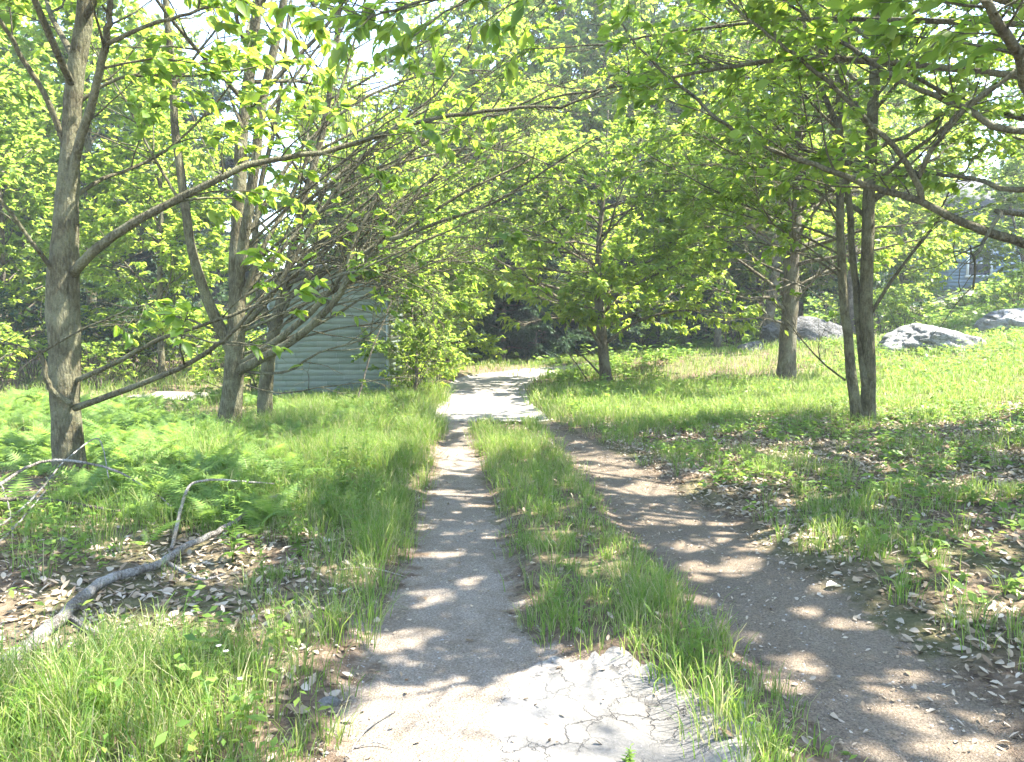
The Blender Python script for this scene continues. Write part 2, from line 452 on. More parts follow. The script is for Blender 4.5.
def rock_build(nt, k=1.0):
    n1 = tex(nt, 'ShaderNodeTexNoise', 1.7, 'pos', Detail=9, Roughness=.7, Distortion=.8); n2 = tex(nt, 'ShaderNodeTexNoise', 16, 'pos', Detail=8, Roughness=.75)
    n3 = tex(nt, 'ShaderNodeTexNoise', 4.5, (1, 1, 2.5), Detail=7, Roughness=.7, Distortion=1.5)
    c = ramp(nt, n1.outputs[0], [(.32, (.17 * k, .165 * k, .15 * k)), (.5, (.40 * k, .39 * k, .37 * k)), (.72, (.52 * k, .51 * k, .485 * k))]).outputs[0]
    c = mixc(nt, .75, c, ramp(nt, n2.outputs[0], [(.3, (.45, .45, .45)), (.7, (1.35, 1.35, 1.35))]).outputs[0], 'MULTIPLY')
    c = mixc(nt, ramp(nt, n3.outputs[0], [(.52, (0, 0, 0)), (.62, (.8, .8, .8))]).outputs[0], c, (.13 * k, .135 * k, .11 * k))
    return c, math_n(nt, 'ADD', math_n(nt, 'ADD', n1.outputs[0], math_n(nt, 'MULTIPLY', n3.outputs[0], .6)), math_n(nt, 'MULTIPLY', n2.outputs[0], .4)), .22, 1.0
M['rock'] = solid_mat('rock', rock_build, .9, .2)
M['rock_shaded'] = solid_mat('rock_shaded', lambda nt: rock_build(nt, .5), .9, .2)  # darker copy of the rock; the ledge's shade is put into its colour

def flat_build(col, var=.12, scale=8):
    def f(nt):
        n = tex(nt, 'ShaderNodeTexNoise', scale, 'pos', Detail=6, Roughness=.65)
        c = ramp(nt, n.outputs[0], [(.3, tuple(x * (1 - var) for x in col)), (.7, tuple(min(1, x * (1 + var)) for x in col))]).outputs[0]
        return c, n.outputs[0], .005, .4
    return f
def shingle_build(nt):
    n = tex(nt, 'ShaderNodeTexNoise', 3, 'pos', Detail=6, Roughness=.7); w = tex(nt, 'ShaderNodeTexNoise', 40, (1, 1, .08), Detail=4)
    g = nd(nt, 'ShaderNodeNewGeometry')
    rnd = ramp(nt, g.outputs['Random Per Island'], [(0, (.165, .205, .18)), (1, (.235, .275, .248))]).outputs[0]
    c = mixc(nt, .5, rnd, ramp(nt, n.outputs[0], [(.3, (.75, .76, .74)), (.7, (1.15, 1.13, 1.1))]).outputs[0], 'MULTIPLY')
    return c, w.outputs[0], .006, .6
M['shingle_green'] = solid_mat('shingle_green', shingle_build, .85, .2)
M['trim'] = solid_mat('trim', flat_build((.27, .31, .28)), .7, .3)
M['roofing'] = solid_mat('roofing', flat_build((.10, .10, .10), .3, 25), .9, .2)
M['blue_siding'] = solid_mat('blue_siding', flat_build((.21, .285, .37), .08, 3), .7, .3)
M['white_paint'] = solid_mat('white_paint', flat_build((.78, .78, .76), .04), .5, .4)
M['glass'] = solid_mat('glass', lambda nt: ((.03, .04, .045), None, 0, 0), .08, .6)
M['stone'] = solid_mat('stone', flat_build((.27, .25, .22), .3, 60), .9, .2)

# ------------------------------------------------------------------ ground, tracks, road
def grid_faces(nx, ny):
    i = np.arange(ny - 1)[:, None] * nx; k = np.arange(nx - 1)[None, :]
    return np.stack([i + k, i + k + 1, i + nx + k + 1, i + nx + k], -1).reshape(-1, 4)

gx = np.sinh(np.linspace(-4.6, 4.6, 330)) * 2.6 + .5
gy = np.concatenate([np.linspace(-30, 1.8, 40)[:-1], 1.8 + np.sinh(np.linspace(0, 4.3, 300)) * 4.2])
GX, GY = np.meshgrid(gx, gy)
GZ = height(GX, GY) - .03 * sstep(.85, 1.0, road_mask(GX, GY))
b = Buf(); b.add(np.stack([GX, GY, GZ], -1), None, grid_faces(len(gx), len(gy)))
tag(b.build('ground', M['soil']), kind='structure')

def strip_sheet(name, fl, fr, y0, y1, mat, lift, nx=26, wob=.06, dy=.03):
    ys = np.arange(y0, y1, dy)
    l = fl(ys) - .04 + (fbm(ys * 2.3, ys * 0 + 1.7, 21) - .5) * wob * 5 + (fbm(ys * 11, ys * 0 + 1.7, 23) - .5) * wob * 2.4
    r = fr(ys) + .04 + (fbm(ys * 2.3, ys * 0 + 7.7, 22) - .5) * wob * 5 + (fbm(ys * 11, ys * 0 + 5.7, 24) - .5) * wob * 2.4
    s = np.linspace(0, 1, nx)[None, :]
    X = l[:, None] * (1 - s) + r[:, None] * s; Y = np.repeat(ys[:, None], nx, 1)
    Z = height(X, Y) + lift
    Z[:, [0, -1]] -= .035
    b = Buf(); b.add(np.stack([X, Y, Z], -1), None, grid_faces(nx, len(ys)))
    o = b.build(name, mat)
    e = np.minimum(s, 1 - s) * (r - l)[:, None]
    at = o.data.attributes.new('edge', 'FLOAT', 'POINT'); at.data.foreach_set('value', np.clip(e / .3, 0, 1).astype(np.float32).ravel())
    return tag(o, kind='structure')
strip_sheet('track', left_edge, strip_left, -8, 13.3, M['gravel'], .007)
strip_sheet('track', strip_right, right_edge, -8, 13.3, M['dirt'], .007)
tn = unit(np.gradient(FARP[:, :2], axis=0)); nr = np.stack([tn[:, 1], -tn[:, 0]], 1)
s = np.linspace(-1.06, 1.06, 25)
XY = FARP[:, None, :2] + nr[:, None, :] * (s[None, :, None] * FARP[:, None, 2:3])
ZZ = height(XY[..., 0], XY[..., 1]) + .012
ZZ[:, [0, -1]] -= .05
b = Buf(); b.add(np.concatenate([XY, ZZ[..., None]], -1), None, grid_faces(25, len(FARP)))
tag(b.build('road', M['far_gravel']), kind='structure')
# the last of the old cracked paving, between the wheel tracks
ang = np.linspace(0, 2 * math.pi, 160, endpoint=False)
rr = np.linspace(0, 1, 14)
edge = 1 + (fbm(np.cos(ang) * 1.6 + 5, np.sin(ang) * 1.6 + 5, 31) - .5) * .7 + (fbm(np.cos(ang) * 7 + 5, np.sin(ang) * 7 + 5, 33) - .5) * .3
X = .36 + rr[:, None] * edge[None] * np.cos(ang)[None] * .56
Y = 2.85 + rr[:, None] * edge[None] * np.sin(ang)[None] * .80
Z = height(X, Y) + .011 - .03 * (rr[:, None] > .99)
b = Buf(); v = np.stack([X, Y, Z], -1).reshape(-1, 3)
i = np.arange(13)[:, None] * 160; k = np.arange(160)[None]; k2 = (k + 1) % 160
b.add(v, None, np.stack([i + k, i + k2, i + 160 + k2, i + 160 + k], -1).reshape(-1, 4))
o = b.build('pavement', M['old_asphalt'])
at = o.data.attributes.new('edge', 'FLOAT', 'POINT'); at.data.foreach_set('value', np.repeat(np.clip((1 - rr) / .45, 0, 1), 160).astype(np.float32))
tag(o, kind='structure')
# a pale gravel yard behind the ferns on the left
X, Y = np.meshgrid(np.linspace(-7.6, -5.9, 40), np.linspace(14.9, 16.6, 16))
Y = Y + (fbm(X * .6, X * 0 + 3, 41) - .5) * 1.2
b = Buf(); b.add(np.stack([X, Y, height(X, Y) + .02], -1), None, grid_faces(40, 16))
tag(b.build('path', M['far_gravel']), kind='structure')

# ------------------------------------------------------------------ leaves removed along the sun's rays to light chosen ground patches
def GP(px, py):
    d = EYE * F_PX / (py - HORIZON)
    for _ in range(6):
        p = P(px, py, d); z = float(bump_base(p[0], p[1]))
        d = d * (EYE - z) / max(.05, EYE - p[2]) if p[2] < EYE else d
        d = min(d, 60)
    return P(px, py, d)[:2]
LIT = []   # x, y, rx, ry in metres on the ground
for px, py, rx, ry in [(470, 715, .45, .35), (390, 735, .3, .2), (690, 520, .35, .2), (740, 560, .3, .15), (620, 470, .4, .3), (560, 715, .75, .42), (430, 690, .35, .2), (400, 642, .14, .12), (478, 400, .7, 1.6), (490, 388, .6, 1.2), (505, 440, .55, 1.5), (600, 572, .25, .22),
                       (20, 437, 2.2, 2.0), (150, 440, 1.5, 1.5), (300, 425, 1.2, 1.6), (940, 355, 3.2, 3.5), (960, 405, 3.0, 2.2), (620, 415, 1.2, 1.6), (700, 395, 1.6, 1.8),
                       (985, 603, .30, .22), (914, 688, .13, .10), (1000, 742, .22, .16), (655, 487, .5, .35), (600, 455, .5, .4), (90, 640, .7, .32), (215, 565, .4, .35),
                       (430, 548, .3, .16), (415, 400, 1.0, 2.0), (470, 492, .35, .25), (452, 455, .45, .9), (365, 452, .8, 1.8), (300, 480, .7, .9), (440, 468, .3, .3), (850, 635, .2, .12), (690, 590, .25, .15), (800, 400, 1.2, 1.0),
                       (120, 715, .5, .25), (590, 668, .2, .2), (730, 420, 1.2, .8), (380, 725, .3, .15)]:
    g = GP(px, py); LIT.append((g[0], g[1], rx, ry))
LIT = np.array(LIT)
def lit_mask(g):
    w = np.stack([fbm(g[:, 0] * 2.2, g[:, 1] * 2.2, 51), fbm(g[:, 0] * 2.2 + 7, g[:, 1] * 2.2 + 3, 52)], 1) - .5
    q = g + w * .7
    m = np.zeros(len(g))
    for x, y, rx, ry in LIT:
        d = ((q[:, 0] - x) / rx) ** 2 + ((q[:, 1] - y) / ry) ** 2
        m = np.maximum(m, (d < 1).astype(float))
    dap = fbm(g[:, 0] * 4.2, g[:, 1] * 4.2, 61, 2)
    m = np.maximum(m, (dap > .645).astype(float))
    return m
CULL = .995
def keep_leaf(p, rng):
    g = p[:, :2] - SUN[None, :2] * (p[:, 2:3] / SUN[2])
    near = (g[:, 0] > -14) & (g[:, 0] < 18) & (g[:, 1] > 1) & (g[:, 1] < 30)
    k = np.ones(len(p), bool)
    m = lit_mask(g[near])
    k[near] = ~((m > .5) & (rng.random(near.sum()) < CULL))
    return k

# ------------------------------------------------------------------ trees
class Tree:
    def __init__(s, rng, leaf=.12, detail=1, wid=.45, droop=.25):
        s.rng = rng; s.tw = Buf(); s.lp = []; s.la = []; s.ln = []; s.ls = []
        s.leaf = leaf; s.detail = detail; s.wid = wid; s.droop = droop; s.kl = 1.0; s.kb = 1.0; s.kt = 1.0
    def put_leaves(s, pts, n, t0=.25, tip=3):
        r = s.rng; m = len(pts); n = max(1, int(n * s.kl + r.random()))
        t = np.concatenate([t0 + (1 - t0) * r.random(n), np.full(tip, 1.0)]) * (m - 1)
        i = np.minimum(t.astype(int), m - 2); f = (t - i)[:, None]
        p = pts[i] * (1 - f) + pts[i + 1] * f
        tan = unit(pts[i + 1] - pts[i])
        side = unit(np.cross(tan, np.array([0, 0, 1.0])) + 1e-4) * np.where(r.random(len(t)) < .5, -1, 1)[:, None]
        ax = tan * (.45 + .4 * r.random((len(t), 1))) + side * (.9 * r.random((len(t), 1)) + .2) + r.normal(0, .22, (len(t), 3)) + np.array([0, 0, -.22])
        nn = np.array([0, 0, 1.0]) + r.normal(0, .42, (len(t), 3))
        s.lp.append(p); s.la.append(ax); s.ln.append(nn); s.ls.append(s.leaf * (.35 + .95 * r.random(len(t))))
    def shoot(s, p, d, L, k, wander, grav, r):
        out = np.empty((k + 1, 3)); out[0] = p; st = L / k
        for i in range(k):
            d = d + r.normal(0, wander, 3); d[2] += grav
            d = d / math.sqrt(d @ d)
            p = p + d * st; out[i + 1] = p
        return out
    def side_dir(s, tan, ang, flat, up):
        r = s.rng
        v = r.normal(0, 1, 3); v = v - tan * (v @ tan); v = v / math.sqrt(v @ v)
        v[2] *= flat
        d = tan * math.cos(ang) + v * math.sin(ang); d[2] += up
        return d / math.sqrt(d @ d)
    def dress(s, pts, rad, t0=.2, per_m=2.2, L=(.6, 1.6), twigs=4.0, leaves=9, flat=.45, up=.08, grav=-.01, twl=(.2, .5), bare=0.0, tipleaf=True, sides=4, ang=(.6, 1.1)):
        """side branches with twigs and leaves along a limb"""
        r = s.rng; m = len(pts)
        seg = np.linalg.norm(np.diff(pts, axis=0), axis=1); tot = seg.sum()
        n = max(1, int(per_m * s.kb * tot * (1 - t0)))
        for j in range(n):
            t = t0 + (1 - t0) * (j + r.random()) / n
            x = t * (m - 1); i = min(int(x), m - 2); f = x - i
            p = pts[i] * (1 - f) + pts[i + 1] * f
            tan = pts[i + 1] - pts[i]; tan = tan / math.sqrt(tan @ tan)
            rr = rad[i] * (1 - f) + rad[i + 1] * f
            Lb = r.uniform(*L) * (1.1 - .55 * t)
            d = s.side_dir(tan, r.uniform(*ang), flat, up)
            bp = s.shoot(p, d, Lb, 5, .13, grav, r)
            r0 = min(.6 * rr, .004 + .0075 * Lb)
            br = np.linspace(r0, .0025, 6)
            tube(s.tw, bp, br, sides)
            s.twigs(bp, twigs, leaves, twl, flat, bare)
        if tipleaf: s.twigs(pts[-max(3, m // 4):], twigs * 1.3, leaves, twl, flat, bare)
    def twigs(s, bp, per_m, leaves, twl, flat, bare):
        r = s.rng; m = len(bp)
        L = np.linalg.norm(bp[-1] - bp[0])
        n = max(1, int(per_m * s.kt * L + r.random()))
        for j in range(n):
            t = .15 + .85 * (j + r.random()) / n
            x = t * (m - 1); i = min(int(x), m - 2); f = x - i
            p = bp[i] * (1 - f) + bp[i + 1] * f
            tan = bp[i + 1] - bp[i]; tan = tan / (math.sqrt(tan @ tan) + 1e-9)
            d = s.side_dir(tan, r.uniform(.4, 1.0), flat, .02)
            tp = s.shoot(p, d, r.uniform(*twl), 3, .16, -.03, r)
            tube(s.tw, tp, np.array([.0034, .0028, .0022, .0014]), 3)
            if r.random() >= bare: s.put_leaves(tp, leaves)
        if bare < 1: s.put_leaves(bp[-2:], max(2, leaves // 2), .2, 4)
    def leaves_buf(s, cull=True):
        b = Buf()
        if not s.lp: return b, 0
        p = np.concatenate(s.lp); a = np.concatenate(s.la); n = np.concatenate(s.ln); z = np.concatenate(s.ls)
        if cull:
            k = keep_leaf(p + unit(a) * (.5 * z)[:, None], s.rng); p, a, n, z = p[k], a[k], n[k], z[k]
        j = np.arange(len(p)) % 3
        for q, (w_, d_, f_) in enumerate(((1.0, 1.0, .12), (.82, 2.0, .3), (1.15, .2, .05))):
            scatter(b, leaf_template(s.detail, s.wid * w_, s.droop * d_, f_), p[j == q], a[j == q], n[j == q], z[j == q])
        return b, len(p)

def path3(pix):
    """pixel trail with distances -> points"""
    return np.array([P(*q) for q in pix])

def trunk_mesh(pts, rad, rng, sides=14, flare=.35, n=40):
    p = resample(pts, n); r = np.interp(np.linspace(0, 1, n), np.linspace(0, 1, len(rad)), rad)
    h = p[:, 2] - p[0, 2]
    r = r * (1 + flare * 1.5 * np.exp(-np.maximum(h, 0) / .16))
    p = p + np.stack([(fbm(h * 1.1, h * 0 + 3, int(rng.integers(999))) - .5) * .06, (fbm(h * 1.1, h * 0 + 8, int(rng.integers(999))) - .5) * .06, h * 0], 1)
    b = Buf(); tube(b, p, r, sides, .09, rng)
    return b, p, r

TOT = {'leaves': 0}
DENS = (2.0, 1.7, 1.5)
def build_tree(name, label, trunk_specs, limb_specs, seed, mats, leaf=.12, detail=1, wid=.45, group=None, cull=True, auto=None, cat='tree', dens=1.0):
    """trunk_specs: [(points, radii, part name)], limb_specs: [(points, r0, r1, dress kwargs)]"""
    rng = np.random.default_rng(seed)
    base = np.array(trunk_specs[0][0][0], float)
    root = thing(name, label, cat, tuple(base), group)
    T = Tree(rng, leaf, detail, wid); T.kl, T.kb, T.kt = DENS[0] * dens, DENS[1], DENS[2]
    for ts in trunk_specs:
        b, p, r = trunk_mesh(ts[0], ts[1], rng, flare=ts[3] if len(ts) > 3 else .35)
        b.build(ts[2], mats[0], root, base)
    for ls in limb_specs:
        pts, r0, r1, kw = ls
        n = max(8, len(pts) * 4)
        p = resample(pts, n)
        p = p + rng.normal(0, .008, p.shape) * np.linspace(0, 1, n)[:, None]
        r = r0 + (r1 - r0) * np.linspace(0, 1, n) ** .8
        T.tw = Buf(); tube(T.tw, p, r, 7, .1, rng)
        if kw is not None: T.dress(p, r, **kw)
        T.tw.build('limb', mats[0], root, base)
    if auto: auto(T, root, base, rng, mats)
    b, n = T.leaves_buf(cull); TOT['leaves'] += n
    if n: b.build('crown', mats[1], root, base)
    return root

def auto_limbs(axis, rad, z0, z1, n, L, ang=(.8, 1.2), dress=None, up=.12, r_fac=.45, spread=None, topf=.45):
    """limbs spiralling up a trunk between two heights"""
    axis = np.asarray(axis, float)
    def f(T, root, base, rng, mats):
        az = rng.random() * 6.28
        ztop = z1
        for j in range(n):
            t = (j + .5 * rng.random()) / n
            z = z0 + (ztop - z0) * t
            zs = axis[:, 2]
            c = np.array([np.interp(z, zs, axis[:, 0]), np.interp(z, zs, axis[:, 1]), z])
            rr = np.interp(z, zs, rad)
            az += 2.4 + rng.normal(0, .35)
            a = az if spread is None else spread[0] + rng.uniform(-1, 1) * spread[1]
            an = rng.uniform(*ang)
            Lb = rng.uniform(*L) * (1 - (1 - topf) * t)
            d = np.array([math.sin(a) * math.sin(an), math.cos(a) * math.sin(an), math.cos(an)])
            p = T.shoot(c, d, Lb, 9, .09, up * .15, rng)
            r = np.linspace(min(rr * r_fac, .012 + .012 * Lb), .006, 10)
            T.tw = Buf(); tube(T.tw, p, r, 6, .08, rng)
            T.dress(p, r, **(dress or {}))
            T.tw.build('limb', mats[0], root, base)
    return f

def both(*fs):
    def f(*a):
        for g in fs: g(*a)
    return f
BK = (M['bark'], M['leaf']); BG = (M['bark_grey'], M['leaf_mid'])
def base_at(px, py):
    x, y = GP(px, py); return np.array([x, y, ground_z(x, y) - .06])

# --- the thick trunk on the left, its low bare limbs and the long limb reaching over the drive
D1 = 7.3
b1 = base_at(68, 489); D1 = b1[1]
t1 = np.vstack([b1, path3([(66, 400, D1), (63, 300, D1), (65, 240, D1), (69, 170, D1), (74, 95, D1), (84, 0, D1)]), [[b1[0] + .35, D1, 5.6], [b1[0] + .5, D1 + .2, 8.5]]])
build_tree('tree', 'thick trunked tree nearest the drive on the left with long bare low limbs', [
    (t1, [.132, .13, .148, .115, .088, .078, .07, .055, .03], 'trunk')],
    [(path3([(66, 235, D1), (76, 160, D1 - .1), (94, 95, D1 - .3), (107, 40, D1 - .5), (110, 0, D1 - .6), (116, -120, D1 - .8)]), .05, .02, dict(t0=.25, per_m=2.2, leaves=7)),
     (path3([(67, 150, D1), (45, 95, D1 - .2), (20, 55, D1 - .3), (2, 22, D1 - .5), (-40, -20, D1 - .7)]), .032, .014, dict(t0=.3, leaves=6, per_m=1.6)),
     (path3([(72, 275, D1), (95, 250, D1 - .2), (130, 225, D1 - .3), (170, 203, D1 - .3), (215, 181, D1 - .3), (255, 163, D1 - .2), (340, 148, D1), (430, 119, D1 + .2), (510, 108, D1 + .4), (570, 104, D1 + .5), (630, 75, D1 + .6)]), .05, .010, dict(t0=.25, per_m=2.3, L=(.5, 1.3), leaves=6, twigs=3)),
     (path3([(75, 408, D1 - .1), (133, 387, D1 - .4), (193, 361, D1 - .7), (230, 334, D1 - .9), (262, 300, D1 - 1.0), (330, 250, D1 - 1.1)]), .034, .008, dict(t0=.35, per_m=1.5, leaves=4, bare=.8, tipleaf=False)),
     (path3([(70, 383, D1), (117, 362, D1 - .2), (160, 339, D1 - .3), (200, 326, D1 - .4), (253, 307, D1 - .4), (300, 288, D1 - .4), (350, 272, D1 - .4), (440, 235, D1 - .3)]), .026, .007, dict(t0=.3, per_m=1.7, leaves=5, bare=.7)),
     (path3([(72, 404, D1 - .15), (50, 388, D1 - .25), (43, 362, D1 - .3), (40, 350, D1 - .3)]), .03, .02, None),
     (path3([(41, 353, D1 - .3), (85, 328, D1 - .4), (130, 309, D1 - .5), (160, 300, D1 - .5)]), .012, .004, dict(t0=.3, per_m=2, L=(.3, .6), leaves=3, bare=.8)),
     (path3([(40, 353, D1 - .3), (15, 345, D1 - .2), (-30, 338, D1)]), .012, .006, dict(t0=.2, per_m=2, bare=1)),
     (path3([(60, 280, D1), (30, 240, D1 - .3), (-5, 195, D1 - .6), (-60, 150, D1 - .8)]), .025, .01, dict(t0=.25, per_m=2.2, leaves=6, bare=.3)),
     (path3([(64, 205, D1), (100, 180, D1 + .3), (150, 160, D1 + .6), (200, 120, D1 + .8), (250, 60, D1 + 1.0)]), .024, .008, dict(t0=.3, per_m=2.2, leaves=7)),
     (path3([(105, 45, D1 - .5), (150, 25, D1 - .7), (200, 10, D1 - .9), (245, -8, D1 - 1)]), .022, .008, dict(t0=.2, per_m=2.2, leaves=6)),
     (path3([(70, 110, D1), (120, 78, D1 + .1), (200, 75, D1 + .3), (300, 60, D1 + .5)]), .02, .006, dict(t0=.2, per_m=2.0, leaves=6))],
    11, BK, leaf=.12, detail=2, wid=.62,
    auto=auto_limbs(t1, [.132, .13, .148, .115, .088, .078, .07, .055, .03], 3.6, 8.2, 16, (2.6, 4.4), dress=dict(t0=.2, per_m=2.2, leaves=9)))

def rnd_fan(px, py0, py1, D, n, seed, **kw):
    g = np.random.default_rng(seed); out = []
    for k in range(n):
        f = (k + g.random()) / n
        y0 = py0 + (py1 - py0) * f
        ex = 400 + 150 * g.random() + 40 * f; ey = 30 + 230 * f + g.normal(0, 18)
        dd = D + g.uniform(-1.0, 1.0)
        q = [(px, y0, D)]
        for t in (.3, .55, .8, 1.0):
            q.append((px + (ex - px) * t + g.normal(0, 6), y0 + (ey - y0) * (t ** .88) + g.normal(0, 5), D + (dd - D) * t))
        k_ = dict(t0=.2, per_m=1.7, L=(.7, 1.8), leaves=4, twigs=1.7, bare=.88, tipleaf=True); k_.update(kw)
        out.append((path3(q), g.uniform(.012, .025), .004, k_))
    return out
# --- the many-stemmed tree left of the drive, its limbs fanning to the right
b2 = base_at(229, 440); D2 = b2[1]
t2 = np.vstack([b2, path3([(233, 370, D2), (236, 300, D2), (240, 200, D2 + .1), (245, 100, D2 + .2), (258, 0, D2 + .3), (270, -150, D2 + .4), (276, -280, D2 + .5)])])
def fan(pix, r0, r1, **kw):
    k = dict(t0=.3, per_m=2.8, L=(.5, 1.5), leaves=4, twigs=3.0, bare=.35); k.update(kw)
    return (path3(pix), r0, r1, k)
build_tree('tree', 'tree with several slender stems whose branches fan right before the shed', [
    (t2, [.155, .125, .11, .085, .075, .065, .05, .03], 'trunk'),
    (path3([(231, 352, D2), (212, 312, D2 - .1), (195, 260, D2 - .2), (185, 200, D2 - .2), (175, 130, D2 - .2), (170, 60, D2 - .2), (164, -20, D2 - .2), (150, -200, D2)]), [.085, .07, .06, .055, .05, .045, .04, .02], 'stem', 0),
    (path3([(236, 300, D2), (250, 200, D2 - .2), (262, 110, D2 - .2), (280, 20, D2 - .1), (300, -100, D2), (310, -250, D2)]), [.07, .065, .06, .05, .04, .02], 'stem', 0)],
    [fan([(236, 372, D2), (262, 358, D2 - .3), (300, 335, D2 - .5), (335, 300, D2 - .6), (355, 270, D2 - .6), (400, 235, D2 - .6), (460, 195, D2 - .5), (530, 160, D2 - .3)], .075, .012),
     fan([(238, 366, D2), (280, 338, D2 - .2), (318, 305, D2 - .3), (348, 268, D2 - .3), (385, 235, D2 - .2), (430, 180, D2), (470, 140, D2 + .2), (510, 80, D2 + .3)], .055, .010),
     fan([(240, 330, D2), (275, 290, D2 - .1), (310, 230, D2), (345, 180, D2 + .1), (390, 130, D2 + .2), (440, 90, D2 + .3), (480, 30, D2 + .4)], .045, .010),
     fan([(238, 310, D2), (262, 250, D2), (290, 200, D2 + .2), (310, 150, D2 + .3), (340, 90, D2 + .5), (360, 20, D2 + .6), (380, -60, D2 + .6)], .04, .010),
     fan([(240, 250, D2), (300, 150, D2 + .5), (380, 90, D2 + 1.0), (470, 70, D2 + 1.5), (570, 90, D2 + 1.8)], .035, .007, leaves=8, bare=.05),
     fan([(240, 300, D2), (320, 210, D2 + .6), (410, 160, D2 + 1.2), (510, 150, D2 + 1.8), (590, 190, D2 + 2.2)], .035, .007, leaves=8, bare=.05),
     fan([(345, 285, D2 - .5), (352, 250, D2 - .4), (370, 210, D2 - .3), (400, 160, D2 - .2), (450, 130, D2), (510, 110, D2)], .04, .008),
     fan([(390, 240, D2 - .6), (440, 222, D2 - .7), (500, 200, D2 - .8), (560, 160, D2 - .9), (600, 135, D2 - 1)], .03, .006),
     fan([(245, 372, D2 - .1), (285, 372, D2 - .3), (320, 352, D2 - .4), (360, 340, D2 - .5), (385, 318, D2 - .5), (400, 295, D2 - .5)], .022, .005, bare=.75, leaves=4, per_m=2.8),
     fan([(246, 385, D2 - .1), (280, 393, D2 - .3), (330, 386, D2 - .4), (380, 380, D2 - .5), (410, 376, D2 - .5)], .014, .004, bare=.85, leaves=4, per_m=2.8, L=(.3, .8)),
     fan([(234, 340, D2), (190, 320, D2 - .1), (150, 312, D2 - .2), (90, 300, D2 - .2)], .02, .006, bare=.5, leaves=5),
     fan([(185, 210, D2 - .2), (150, 150, D2 - .3), (125, 100, D2 - .4), (90, 40, D2 - .5)], .025, .008, t0=.2),
     fan([(172, 90, D2 - .2), (200, 50, D2 - .1), (230, 10, D2), (250, -40, D2)], .022, .008, t0=.2),
     fan([(262, 120, D2), (300, 70, D2 + .2), (330, 30, D2 + .4), (360, -20, D2 + .5)], .025, .008, t0=.2),
     fan([(243, 130, D2), (225, 80, D2 + .4), (215, 20, D2 + .8), (200, -60, D2 + 1)], .025, .008, t0=.2)] + rnd_fan(238, 230, 368, D2, 11, 5),
    12, BK, leaf=.13, detail=2, wid=.42,
    auto=auto_limbs(t2, [.155, .125, .11, .085, .075, .065, .05, .03], 4.2, 8.2, 16, (2.6, 4.4), dress=dict(t0=.2, per_m=2.2, leaves=9)))

# --- the leaning forked tree behind it
b3 = base_at(264, 426); D3 = b3[1]
t3 = np.vstack([b3, path3([(268, 370, D3), (276, 322, D3), (290, 265, D3), (300, 215, D3), (320, 140, D3 + .2), (335, 60, D3 + .3), (345, -60, D3 + .4)])])
build_tree('tree', 'slim forked tree standing between the several stemmed tree and the shed', [
    (t3, [.12, .10, .09, .07, .06, .05, .04, .02], 'trunk'),
    (path3([(274, 330, D3), (262, 300, D3), (255, 250, D3 + .1), (262, 180, D3 + .2), (280, 100, D3 + .3), (290, 0, D3 + .4)]), [.06, .055, .05, .04, .03, .02], 'stem', 0)],
    [fan([(284, 295, D3), (310, 255, D3), (345, 220, D3), (390, 180, D3 + .1), (440, 120, D3 + .2)], .04, .01),
     fan([(278, 320, D3), (320, 295, D3 - .1), (370, 275, D3 - .2), (430, 262, D3 - .3), (480, 262, D3 - .4)], .03, .008, leaves=8, t0=.4),
     fan([(277, 332, D3), (310, 300, D3 - .1), (350, 288, D3 - .2), (395, 286, D3 - .3)], .022, .006, leaves=11, t0=.25, per_m=4, bare=0),
     fan([(280, 320, D3), (300, 285, D3 - .2), (335, 262, D3 - .3), (375, 255, D3 - .4), (410, 268, D3 - .5)], .022, .006, leaves=11, t0=.25, per_m=4, bare=0),
     fan([(276, 345, D3), (330, 330, D3 - .2), (385, 322, D3 - .3), (430, 312, D3 - .4)], .02, .006, leaves=9, t0=.45, per_m=3),
     fan([(285, 300, D3), (320, 272, D3 - .4), (365, 262, D3 - .8), (410, 272, D3 - 1.0), (440, 292, D3 - 1.1)], .022, .006, leaves=11, t0=.25, per_m=4.5, bare=0),
     fan([(282, 310, D3), (330, 285, D3 - .5), (375, 285, D3 - .9), (415, 300, D3 - 1.0), (445, 325, D3 - 1.0)], .02, .006, leaves=11, t0=.4, per_m=4, bare=0),
     *rnd_fan(278, 240, 350, D3, 6, 6),
     fan([(268, 230, D3), (240, 200, D3 + .2), (215, 165, D3 + .4), (190, 110, D3 + .6)], .025, .008)],
    13, BK, leaf=.13, detail=1, wid=.42,
    auto=both(auto_limbs(t3, [.12, .10, .09, .07, .06, .05, .04, .02], 3.2, 6.5, 12, (2.0, 3.6), dress=dict(t0=.2, per_m=2.2, leaves=9)), auto_limbs(t3, [.12, .10, .09, .07, .06, .05, .04, .02], 1.9, 3.4, 9, (1.6, 3.0), ang=(1.1, 1.5), spread=(1.9, .9), topf=.9, dress=dict(t0=.3, per_m=2.6, leaves=9))))

